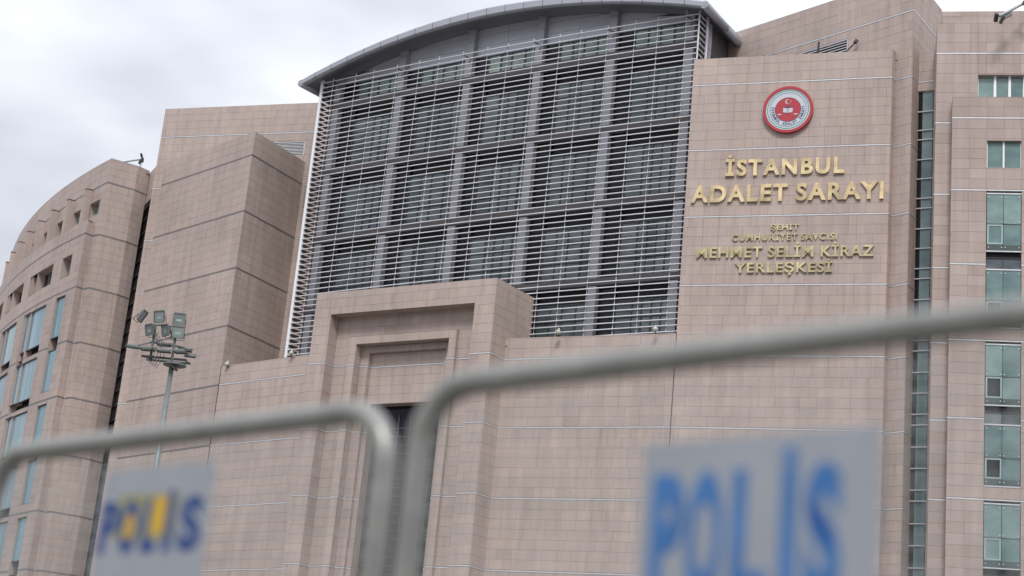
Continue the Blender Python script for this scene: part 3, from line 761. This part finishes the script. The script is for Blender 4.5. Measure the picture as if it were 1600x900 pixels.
RW.face(Face(rcap.a-RN*4, rcap.a), 43.5+H, 44.78+H, strips=False)
RW.finish(300)
m = MB(); m.poly([V3(p, 44.4+H) for p in (rcap.a, rcap.b, rcap.b-RN*9, rcap.a-RN*9)]); m.poly([V3(p, FT+.003) for p in (RA+RU_*.86, rfA+RU_*.86, rfA+RU_*13, RA+RU_*13)])
m.build("flat_roof", plain("wing_roof2", (.25, .22, .2), .9), RW.root)
def fbox(m, f, q0, q1, o0, o1, z0, z1, t=.5): arcbox(m, f, q0, q1, o0, o1, z0, z1, t)
# ribbon window under the parapet
m = MB(); a, b, c, d = w1
for q in (a, 3.16-.06, 3.94-.06, 4.72-.06, b-.07): fbox(m, rb, q, q+.13 if q > a else q+.04, -.32, -.22, c, d)
W = m.build("window", M_WHITE, RW.root)
for q0, q1 in zip((a+.04, 3.24, 4.02, 4.80), (3.09, 3.87, 4.65, b-.08)):
    m = MB(); fbox(m, rb, q0, q1, -.36, -.30, c+.01, d-.01); m.build("pane", M_GLASS_TEAL, W)
openp = {(0, 1): True, (0, 2): True, (1, 0): True}
spider_me = None
for ci, c in enumerate(cols_w):
    a, b = c-o, c+1.81-o; mid = (a+b)/2-.02
    m = MB()
    for q in (a, mid-.045, b-.05): fbox(m, rfc, q, q+(.09 if q == mid-.045 else .05), -.24, -.14, 34.98+H, 36.55+H)
    W = m.build("window", M_WHITE, RW.root)
    for q0, q1 in ((a+.05, mid-.04), (mid+.04, b-.05)):
        m = MB(); fbox(m, rfc, q0, q1, -.26, -.21, 34.99+H, 36.54+H); m.build("pane", M_GLASS_TEAL, W)
    for r in range(5):
        zt = 33.64+H-8.40*r
        if zt < 1: break
        for h in range(2):
            t0 = zt-.14 if h == 0 else zt-4.43; b0 = zt-3.42 if h == 0 else zt-7.66
            if b0 < .3: continue
            g0, g1 = t0-.05, b0+.03
            # outer glass screen with rails and point fixings
            m = MB(); fbox(m, rfc, a+.01, b-.01, -.10, .015, t0-.05, t0+.02)
            S = m.build("glass_screen", M_STRIP, RW.root)
            m = MB(); fbox(m, rfc, a+.01, b-.01, -.10, .015, b0-.03, b0+.03); m.build("bottom_rail", M_STRIP, S)
            zm = t0-1.75
            for q0, q1 in ((a+.03, mid-.012), (mid+.012, b-.03)):
                for z0, z1 in ((g1, zm-.012), (zm+.012, g0)):
                    m = MB(); fbox(m, rfc, q0, q1, -.035, -.02, z0, z1); m.build("pane", M_GLASS_TEAL, S)
            m = MB()
            for z in (t0-.22, zm+.12, b0+.22):
                for q in (a+.12, mid-.10, mid+.10, b-.12):
                    p = rfc.P(q, z, -.01); m.cbox(p, .055, .055, .055)
            m.build("point_fixing", M_STRIP, S, kind="stuff")
            m = MB(); fbox(m, rfc, a+.02, b-.02, -.015, -.004, zm-.02, zm+.02); fbox(m, rfc, mid-.014, mid+.014, -.017, -.008, g1, g0)
            m.build("screen_joint", M_DFRAME, S)
            # casement behind, its pale frame shows through at the left
            m = MB(); q0, q1, z0, z1 = a+.06, mid-.03, b0+.40, zm-.03; e = .07
            fbox(m, rfc, q0, q0+e, -.018, .008, z0, z1); fbox(m, rfc, q1-e, q1, -.018, .008, z0, z1); fbox(m, rfc, q0+e, q1-e, -.018, .006, z0, z0+e); fbox(m, rfc, q0+e, q1-e, -.018, .006, z1-e, z1)
            cs = m.build("casement", M_LFRAME, S)
            if (r, h) in ((0, 1), (1, 0), (1, 1)):
                m = MB(); fbox(m, rfc, q0+e, q1-e, -.016, -.002, z0+e, z1-e); m.build("pane", M_GLASS_DARK, cs)
            m = MB(); fbox(m, rfc, a+.02, b-.02, -.018, -.010, b0+.03, b0+.36); m.build("sill_panel", M_SILL, S)
        # set-back ribbon between the two screens
        z0, z1 = zt-4.42, zt-3.45
        m = MB(); fbox(m, rfc, mid-.02, mid+.02, -.20, -.14, z0, z1-.3); fbox(m, rfc, a, b, -.20, -.12, z1-.32, z1-.28); W = m.build("window", M_DFRAME, RW.root)
        for q0, q1 in ((a+.02, mid-.02), (mid+.02, b-.02)):
            m = MB(); fbox(m, rfc, q0, q1, -.24, -.19, z0, z1-.32); m.build("pane", M_GLASS_HALL, W)
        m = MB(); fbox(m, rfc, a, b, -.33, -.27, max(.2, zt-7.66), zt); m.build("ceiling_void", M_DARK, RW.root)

# ================================================================ SIGNS ON THE SIGN WALL
def sign_line(text, f, u0, u1, zb, cap, root, mat, bold=.022, depth=.14, off=.02, track=0.0):
    lay = layout(text, bold)
    lay = [(c, x+track*i, a, b) for i, (c, x, a, b) in enumerate(lay)]
    x0 = lay[0][1]+lay[0][2]; x1 = lay[-1][1]+lay[-1][3]; sx = (u1-u0)/(x1-x0); sy = cap/CAPH
    for ch, x, a, b in lay:
        me, *_ = glyph(ch, bold, depth/1.0); me.materials.clear(); me.materials.append(mat)
        t, n = f.t, Vector((f.t.y, -f.t.x, 0))
        R = Matrix(((t.x*sx, 0, n.x, 0), (t.y*sx, 0, n.y, 0), (0, sy, 0, 0), (0, 0, 0, 1)))
        p = f.P(u0+(x-x0)*sx, zb, off+depth/2)
        me.name = "letter"
        inst("letter", me, Matrix.Translation(-Vector(root.location)) @ Matrix.Translation(p) @ R, root)
o_ = sw.P(5.9, 34.5+H); r1 = empty("wall_sign", o_); tag(r1, "large gold letters reading ISTANBUL ADALET SARAYI on the pink stone wall", "sign")
sign_line("İSTANBUL", sw, 2.33, 9.23, 36.19+H, .93, r1, M_GOLD, bold=.032, depth=.12, track=.10)
sign_line("ADALET SARAYI", sw, .36, 11.48, 34.57+H, .97, r1, M_GOLD, bold=.032, depth=.12, track=.09)
o_ = sw.P(5.9, 30.2+H); r2_ = empty("wall_sign", o_); tag(r2_, "smaller dull gold letters in four lines beneath the large gold lettering", "sign")
sign_line("ŞEHİT", sw, 5.15, 6.76, 32.77+H, .32, r2_, M_GOLD2, bold=.016, depth=.07, track=.06)
sign_line("CUMHURİYET SAVCISI", sw, 2.93, 8.95, 32.14+H, .38, r2_, M_GOLD2, bold=.016, depth=.07, track=.09)
sign_line("MEHMET SELİM KİRAZ", sw, .90, 11.04, 31.12+H, .62, r2_, M_GOLD2, bold=.018, depth=.10, track=.05)
sign_line("YERLEŞKESİ", sw, 3.19, 8.73, 30.20+H, .56, r2_, M_GOLD2, bold=.018, depth=.10, track=.05)
# round emblem
EC = sw.P(5.85, 40.20+H); er = empty("emblem", EC); tag(er, "round red and white court emblem with book and scales above the gold letters", "emblem")
ET = Vector((sw.t.x, sw.t.y, 0)); EN = Vector((sw.t.y, -sw.t.x, 0)); RE_ = 1.47
def ep(x, y, d): return EC + ET*(x*RE_) + Vector((0, 0, y*RE_)) + EN*d
def ring(name, r0, r1, d0, d1, mat, n=64):
    m = MB()
    for i in range(n):
        a, b = 2*math.pi*i/n, 2*math.pi*(i+1)/n
        q = [(math.cos(a), math.sin(a)), (math.cos(b), math.sin(b))]
        def e(k, r, d): return ep(q[k][0]*r, q[k][1]*r, d)
        m.quad(e(0, r1, d1), e(0, r0, d1), e(1, r0, d1), e(1, r1, d1)); m.quad(e(0, r1, d0), e(0, r1, d1), e(1, r1, d1), e(1, r1, d0))
        if r0 > 0: m.quad(e(0, r0, d1), e(0, r0, d0), e(1, r0, d0), e(1, r0, d1))
    m.build(name, mat, er)
ring("rim", .885, 1.0, .02, .24, M_RED); ring("face_disc", 0, .884, .02, .20, M_EWHITE); ring("green_ring", .800, .832, .201, .206, M_GREEN)
ring("navy_ring", .715, .733, .201, .206, M_NAVY); ring("red_disc", 0, .512, .201, .212, M_RED); ring("navy_ring", .512, .526, .201, .210, M_NAVY)
def epoly(name, pts, mat, d=.225):
    m = MB(); F_ = [ep(x, y, d) for x, y in pts]; B_ = [ep(x, y, .2125) for x, y in pts]
    m.poly(F_[::1]); n = len(pts)
    for i in range(n): m.quad(F_[i], B_[i], B_[(i+1) % n], F_[(i+1) % n])
    m.build(name, mat, er)
epoly("book", [(-.19, -.12), (-.01, -.15), (-.01, .04), (-.19, .07)], M_EWHITE); epoly("book", [(.01, -.15), (.19, -.12), (.19, .07), (.01, .04)], M_EWHITE)
epoly("scale_post", [(-.012, -.24), (.012, -.24), (.012, .18), (-.012, .18)], M_NAVY, .232); epoly("scale_beam", [(-.17, .10), (.22, .10), (.22, .125), (-.17, .125)], M_NAVY, .230)
for cx in (-.33, .32): epoly("scale_pan", [(cx-.10, -.19), (cx-.05, -.235), (cx+.05, -.235), (cx+.10, -.19)], M_EWHITE)
cr_ = [(-.02+.10*math.cos(a), .34+.10*math.sin(a)) for a in [math.radians(45+270*i/16) for i in range(17)]]
ci_ = [(.005+.078*math.cos(a), .34+.078*math.sin(a)) for a in [math.radians(315-270*i/16) for i in range(17)]]
m = MB()
for i in range(16):
    a0, a1 = cr_[i], cr_[i+1]; b0, b1 = ci_[16-i], ci_[15-i]; m.quad(ep(*a0, .22), ep(*a1, .22), ep(*b1, .22), ep(*b0, .22))
m.build("crescent", M_EWHITE, er)
st = [(.105+(.035 if i % 2 == 0 else .014)*math.cos(math.pi+math.pi*i/5), .34+(.035 if i % 2 == 0 else .014)*math.sin(math.pi+math.pi*i/5)) for i in range(10)]
epoly("star", st, M_EWHITE)
txt = "İSTANBUL ADALET SARAYI"
for i, ch in enumerate(txt):
    if ch == ' ': continue
    ang = math.radians(171 + (370-171)*i/(len(txt)-1)); me, a, b, c, d = glyph(ch, .012, .012); me.materials.clear(); me.materials.append(M_NAVY)
    px, py = math.cos(ang)*.61, math.sin(ang)*.61; rot = ang + math.pi/2; s_ = .112/CAPH*RE_; sxx = s_*.80
    t2 = ET*math.cos(rot) + Vector((0, 0, math.sin(rot))); u2 = ET*-math.sin(rot) + Vector((0, 0, math.cos(rot)))
    p = ep(px, py, .215) - t2*(sxx*(a+b)/2) - u2*(s_*CAPH/2)
    R = Matrix(((t2.x*sxx, u2.x*s_, EN.x, 0), (t2.y*sxx, u2.y*s_, EN.y, 0), (t2.z*sxx, u2.z*s_, EN.z, 0), (0, 0, 0, 1)))
    inst("letter", me, Matrix.Translation(-EC) @ Matrix.Translation(p) @ R, er)

# ================================================================ SMALL FIXTURES ON THE BUILDING
def wall_lamp(p, yaw, label):
    r = empty("spotlight", p); tag(r, label, "spotlight", "ivory spotlights on the parapet"); r.rotation_euler = (0, 0, yaw); r.scale = (.78, .78, .80)
    def loc(m, name, mat, sm=False):
        me = bpy.data.meshes.new(name); me.from_pydata(m.v, [], m.f); me.materials.append(mat)
        if sm:
            for q in me.polygons: q.use_smooth = True
        o = bpy.data.objects.new(name, me); COL.objects.link(o); o.parent = r
    m = MB(); m.tube([(0, 0, 0), (0, 0, .20)], .05, 8); loc(m, "stem", M_BLACK)
    m = MB(); m.tube([(0, 0, .16), (0, -.02, .24), (0, -.03, .36), (0, -.02, .44), (0, 0, .48)], [.06, .20, .23, .16, .03], 12); loc(m, "lamp_head", M_SPOT, True)
    m = MB(); m.tube([(0, 0, .44), (0, .02, .58), (.05, .05, .64)], [.08, .10, .04], 10); loc(m, "top_cap", M_SPOT, True)
wall_lamp((2.98, 96.15, LOW_TOP-.15), -.3, "ivory spotlight on the parapet just right of the stone portal block")
wall_lamp((8.44, 93.55, LOW_TOP-.15), -.3, "ivory spotlight on the parapet beside the left edge of the lettered wall")
wall_lamp((-18.72, 111.75, LOW_TOP-.25), -.7, "ivory spotlight on the parapet at the foot of the tall stone tower")
wall_lamp((-13.95, 107.55, LOW_TOP-.1), -.7, "ivory spotlight at the bottom corner of the white louvre post")
def cam_arm(pts, head, label, hs=1.0):
    r = empty("camera_arm", pts[0]); tag(r, label, "camera arm")
    m = MB(); m.tube(pts, .07*hs, 8); m.build("arm", M_GALV, r)
    for i, (dx, dy, dz) in enumerate(head):
        p = Vector(pts[-1])+Vector((dx, dy, dz)); m = MB(); R = Matrix.Rotation(.5*(i-.5), 3, 'Y') @ Matrix.Rotation(-.5, 3, 'X')
        m.cbox(p, .16*hs, .42*hs, .15*hs, R); h = m.build("camera_head", M_LAMPG if i else M_BLACK, r)
        m = MB(); m.cbox(p+R @ Vector((0, -.22*hs, 0)), .12*hs, .05, .11*hs, R); m.build("lens_hood", M_BLACK, h)
    return r
a1 = cam_arm([(-32.9, 124.6, 44.50+H), (-32.3, 124.4, 44.70+H), (-31.2, 124.2, 44.88+H), (-29.95, 124.0, 45.14+H), (-29.72, 124.0, 45.20+H)], [(.0, 0, .28), (.12, 0, -.05), (-.05, 0, -.22)], "grey camera arm lying over the roof edge of the curved wing")
m = MB(); m.tube([(-29.68, 124.0, 43.9+H), (-29.68, 124.0, 45.5+H)], .045, 8); m.build("stand", M_GALV, a1)
m = MB(); m.tube([(-32.9, 124.6, 43.7+H), (-32.9, 124.6, 44.55+H)], .05, 8); m.build("stand", M_GALV, a1)
a2 = cam_arm([(27.6, 84.8, 45.3+H), (26.65, 84.1, 44.66+H), (25.6, 83.85, 43.85+H), (25.2, 83.8, 43.60+H)], [(-.15, 0, -.12), (.18, 0, -.20)], "pale camera arm reaching down over the top of the right wing", 1.15)
m = MB(); m.tube([(27.6, 85.3, 44.3+H), (27.6, 84.8, 45.35+H)], .09, 8); m.build("stand", M_GALV, a2)
m = MB(); m.tube([(25.9, 84.1, 43.96+H), (25.45, 84.0, 43.62+H)], .16, 10); m.build("motor_housing", M_GALV, a2)
m = MB(); m.tube([(26.55, 83.8, 44.55+H), (26.9, 83.9, 44.5+H)], .14, 8); m.build("junction_box", M_BLACK, a2)
r = empty("roof_bracket", (17.17, 93.4, 43.8+H)); tag(r, "brown steel bracket post leaning behind the top of the lettered wall", "bracket")
m = MB(); m.tube([(17.05, 93.4, 43.8+H), (17.15, 93.5, 45.75+H)], .07, 6); m.build("post", M_DFRAME, r)
r = empty("roof_lamp", (18.7, 92.0, 43.8+H)); tag(r, "small dark lamp on a slanted arm behind the top of the lettered wall", "lamp")
m = MB(); m.tube([(18.3, 91.9, 43.8+H), (18.62, 91.9, 44.65+H), (19.02, 91.85, 45.12+H)], .05, 6); m.build("arm", M_DFRAME, r)
m = MB(); m.cbox((19.06, 91.8, 45.18+H), .22, .22, .20, Matrix.Rotation(.6, 3, 'Y')); m.build("lamp_head", M_BLACK, r)

# ================================================================ FLOODLIGHT MAST
LM = empty("floodlight_mast", (-12.05, 60, 0)); tag(LM, "galvanised floodlight mast with a rack of lamps in front of the stone tower", "floodlight mast")
zt = 14.0+H
m = MB(); m.tube([(-12.05, 60, 0), (-12.05, 60, 7), (-12.05, 60, zt)], [.16, .125, .088], 16); m.build("pole", M_POLE, LM, smooth=True)
m = MB(); m.tube([(-12.05, 60, zt-.02), (-12.0, 60, zt+.05)], [.22, .26], 10); m.tube([(-11.95, 60, zt+.05), (-11.95, 60, zt+.11)], .42, 18); m.build("platform", M_LAMPG, LM)
rk = MB(); X0, X1 = -12.98, -12.10; ZL, ZU = zt+.30, zt+1.52
rk.tube([(-13.20, 60, ZL), (-11.55, 60, ZL)], .045, 6); rk.tube([(-13.20, 60.9, ZL+.1), (-11.55, 60.9, ZL+.1)], .045, 6)
rk.tube([(-13.15, 60, ZL), (-12.9, 60.9, ZL+.1)], .035, 6); rk.tube([(-11.6, 60, ZL), (-11.6, 60.9, ZL+.1)], .035, 6)
for x in (X0+.12, X1+.02): rk.tube([(x, 60, ZL-.15), (x, 60, ZU)], .05, 6)
rk.tube([(X0-.10, 60, ZU), (X1+.05, 60, ZU)], .04, 6); rk.tube([(X0, 60, ZL+.55), (X1+.4, 60.4, ZL+.55)], .03, 6); rk.tube([(X0+.2, 60.3, ZL+.62), (X1+.3, 60.6, ZL+.62)], .03, 6)
rk.tube([(X0+.12, 60, ZL+.8), (X0+.5, 60, ZL+.3)], .02, 5)
rk.build("lamp_rack", M_LAMPG, LM)
cb = MB()
for j in range(4):
    x = X0+.25+.08*j; cb.tube([(x, 59.95, ZL+.9-.1*j), (x+.06, 59.9, ZL+.4), (x-.02+.05*j, 59.9, ZL+.02), (x-.1, 59.93, ZL-.28-.05*j), (x-.16, 59.95, ZL-.05), (x-.1, 60, ZL+.05)], .011, 5)
cb.build("cable", M_DFRAME, LM, kind=None)
def flood(p, yaw, pitch, s=.44, dp=.15):
    R = Matrix.Rotation(yaw, 3, 'Z') @ Matrix.Rotation(pitch, 3, 'X'); p = Vector(p)
    m = MB()
    # housing tapers to the back
    hw, hb = s/2, s/2*.6; f = [(-hw, 0, -hw*.95), (hw, 0, -hw*.95), (hw, 0, hw*.95), (-hw, 0, hw*.95)]; b = [(-hb, dp, -hb), (hb, dp, -hb), (hb, dp, hb), (-hb, dp, hb)]
    k = len(m.v); m.v += [tuple(p+R @ Vector(q)) for q in f+b]
    for g_ in ((4, 7, 6, 5), (0, 4, 5, 1), (1, 5, 6, 2), (2, 6, 7, 3), (3, 7, 4, 0)): m.f.append(tuple(k+i for i in g_)[::-1]); m.t.append(.5)
    e = .035
    m.cbox(p+R @ Vector((0, -.01, hw*.95)), s, .05, e, R); m.cbox(p+R @ Vector((0, -.01, -hw*.95)), s, .05, e, R)
    m.cbox(p+R @ Vector((hw, -.01, 0)), e, .05, s*.9, R); m.cbox(p+R @ Vector((-hw, -.01, 0)), e, .05, s*.9, R)
    F_ = m.build("floodlight", M_LAMPG, LM)
    m = MB(); m.cbox(p+R @ Vector((0, -.004, 0)), s*.92, .012, s*.88, R); m.build("lamp_glass", M_LAMPGL, F_)
    m = MB(); m.cbox(p+R @ Vector((0, -.012, -.05)), s*.45, .010, s*.18, R); m.build("reflector", M_LFRAME, F_)
    m = MB(); q = [R @ Vector((sx*hw*1.08, .06, 0)) for sx in (-1, 1)]
    m.tube([p+q[0], p+q[0]+R @ Vector((0, .05, -hw*1.25)), p+q[1]+R @ Vector((0, .05, -hw*1.25)), p+q[1]], .014, 5); m.build("bracket", M_DFRAME, F_)
flood((-13.40, 60, zt+1.80), 1.45, .50, .46, .10)
flood((-12.76, 59.95, zt+1.82), -.45, .18, .44); flood((-12.02, 59.95, zt+1.80), .05, .05, .44)
flood((-13.02, 59.85, zt+1.27), -.75, .28, .42); flood((-12.44, 59.85, zt+1.30), -.85, .28, .42); flood((-11.98, 59.85, zt+1.28), .12, .12, .45)
flood((-13.50, 59.7, ZL+.24), .2, 1.66, .46, .07); flood((-12.98, 59.75, ZL+.22), -.1, 1.60, .48, .08); flood((-12.38, 59.75, ZL+.20), 0, 1.62, .46, .08); flood((-11.78, 59.8, ZL+.24), -.2, 1.60, .46, .08)
flood((-12.55, 60.5, ZL+.62), 0, 1.64, .46, .06); flood((-11.75, 60.5, ZL+.50), 0, 1.58, .44, .07)
flood((-11.50, 60.3, ZL+.24), .3, 1.68, .38, .06)

# ================================================================ CROWD BARRIERS
def barrier(name, a, d, length, ztop, label, sign):
    """a: XY of one corner post, d: unit direction; tubular frame, feet and wire mesh"""
    a = Vector(a); d = Vector(d).normalized(); zt_ = ztop; r = .0305; rc = .14; z0 = .06
    root = empty(name, (a.x, a.y, 0)); tag(root, label, "barrier", "police crowd barriers")
    def P(s, z, n=0.0): return Vector((a.x+d.x*s+d.y*n, a.y+d.y*s-d.x*n, z))
    pts = [P(0, z0), P(0, zt_*.5), P(0, zt_-rc)]
    for i in range(1, 8):
        t = math.pi/2*i/8; pts.append(P(rc-rc*math.cos(t), zt_-rc+rc*math.sin(t)))
    pts += [P(rc, zt_), P(length/2, zt_), P(length-rc, zt_)]
    for i in range(1, 8):
        t = math.pi/2*i/8; pts.append(P(length-rc+rc*math.sin(t), zt_-rc+rc*math.cos(t)))
    pts += [P(length, zt_-rc), P(length, zt_*.5), P(length, z0)]
    m = MB(); m.tube(pts, r, 20); m.build("tube_frame", M_TUBE, root, smooth=True)
    m = MB(); m.tube([P(r, .22), P(length-r, .22)], .016, 12); m.build("bottom_rail", M_TUBE, root, smooth=True)
    for s in (.25, length-.25):
        m = MB(); m.tube([P(s, .22), P(s, .05), P(s, .02, .28)], .016, 8); m.tube([P(s, .05), P(s, .02, -.28)], .016, 8); m.build("foot", M_TUBE, root)
    m = MB(); w = .0038; n = int((length-.06)/.050)
    for i in range(1, n): m.cbox(P(.03+(length-.06)*i/n, (.22+zt_-.03)/2), w, w, zt_-.25)
    nz_ = int((zt_-.27)/.050)
    for i in range(1, nz_): 
        z = .22+(zt_-.25)*i/nz_; p = P(.02, z); m.box(p, Vector((d.x, d.y, 0))*(length-.04), Vector((d.y, -d.x, 0))*w, (0, 0, w))
    m.build("wire_mesh", M_GALV, root, kind="stuff")
    return root, P, d
bR, PR, dR = barrier("crowd_barrier", (-.171, 3.703), (.735, -.678), 2.2, .871+H, "near grey tubular police barrier whose rail rises to the right", None)
bL, PLf, dL = barrier("crowd_barrier", (-.258, 3.911), (-.726, .688), 1.70, .864+H, "farther grey tubular police barrier whose rail drops to the left", None)
def police_sign(P, d, s0, s1, z0, z1, label, ink, letters, lz0, lz1, tail, side):
    """thin metal plate wired on the viewer's side of the mesh; letters are flat print"""
    c = P((s0+s1)/2, (z0+z1)/2, side*.032); root = empty("police_sign", c); tag(root, label, "sign")
    t = Vector((d.x, d.y, 0)); n = Vector((d.y, -d.x, 0))*side
    def Q(s, z, o): return P(s, z, side*.032) + n*o
    m = MB(); lo, hi = min(s0, s1), max(s0, s1); m.box(Q(lo, z0, 0), t*(hi-lo), n*.002, (0, 0, z1-z0)); m.build("plate", M_PLATE, root)
    for s in (lo+.02, hi-.02):
        m = MB(); m.cbox(Q(s, z1-.02, .003), .006, .006, .006); m.build("rivet", M_GALV, root)
    for ch, l0, l1 in letters:
        dot = ch == 'İ'
        if dot:
            cx, wd, hh = (l0+l1)/2, (l1-l0)/2, (lz1-lz0)
            m = MB(); m.poly([Q(cx+wd*1.0*math.cos(q_), lz1+hh*.16+hh*.075*math.sin(q_), .0034) for q_ in [2*math.pi*k_/12 for k_ in range(12)]]); m.build("dot", ink, root); ch = 'I'
        me, a, b, _, _ = glyph(ch, .05, .0); me.materials.clear(); me.materials.append(ink)
        sx = (l1-l0)/(b-a); sy = (lz1-lz0)/CAPH
        R = Matrix(((t.x*sx, 0, n.x, 0), (t.y*sx, 0, n.y, 0), (0, sy, 0, 0), (0, 0, 0, 1)))
        inst("letter", me, Matrix.Translation(-c) @ Matrix.Translation(Q(l0-a*sx, lz0, .0032)) @ R, root)
    tail(root, Q, t)
def patch(root, Q, pts, mat, name, o=.0044):
    m = MB(); m.poly([Q(s, z, o) for s, z in pts]); m.build(name, mat, root)
def tR(root, Q, t): patch(root, Q, [(1.028, .560+H), (1.046, .552+H), (1.075, .512+H), (1.086, .478+H), (1.072, .478+H), (1.050, .505+H), (1.032, .535+H)], M_BLUEDEEP, "ink_patch")
police_sign(PR, dR, .652, 1.168, .14+H, .69+H, "pale police plate with tall faded blue letters on the near barrier", M_BLUEINK, [('P', .682, .760), ('O', .766, .848), ('L', .866, .945), ('İ', .972, 1.004), ('S', 1.022, 1.098)], .395+H, .612+H, tR, 1)
def tL(root, Q, t):
    patch(root, Q, [(-1.00, .575+H), (-.73, .565+H), (-.72, .69+H), (-.99, .70+H)], M_YELLOWF, "faded_patch", .0024)
    patch(root, Q, [(-.952, .580+H), (-.904, .575+H), (-.897, .660+H), (-.942, .665+H)], M_YELLOW, "yellow_patch", .0028); patch(root, Q, [(-.834, .590+H), (-.774, .585+H), (-.770, .685+H), (-.830, .685+H)], M_YELLOW, "yellow_patch", .0028)
class _D: pass
dLr = Vector((-dL.x, -dL.y))
def PLr(s, z, n=0.0): return PLf(-s, z, -n)
police_sign(PLr, dLr, -1.072, -.590, .14+H, .765+H, "grey police plate with dark blue letters over yellow on the farther barrier", M_BLUEL, [('P', -1.062, -.978), ('O', -.972, -.887), ('L', -.867, -.804), ('İ', -.772, -.739), ('S', -.710, -.617)], .547+H, .672+H, tL, 1)
print("objects", len(bpy.data.objects))
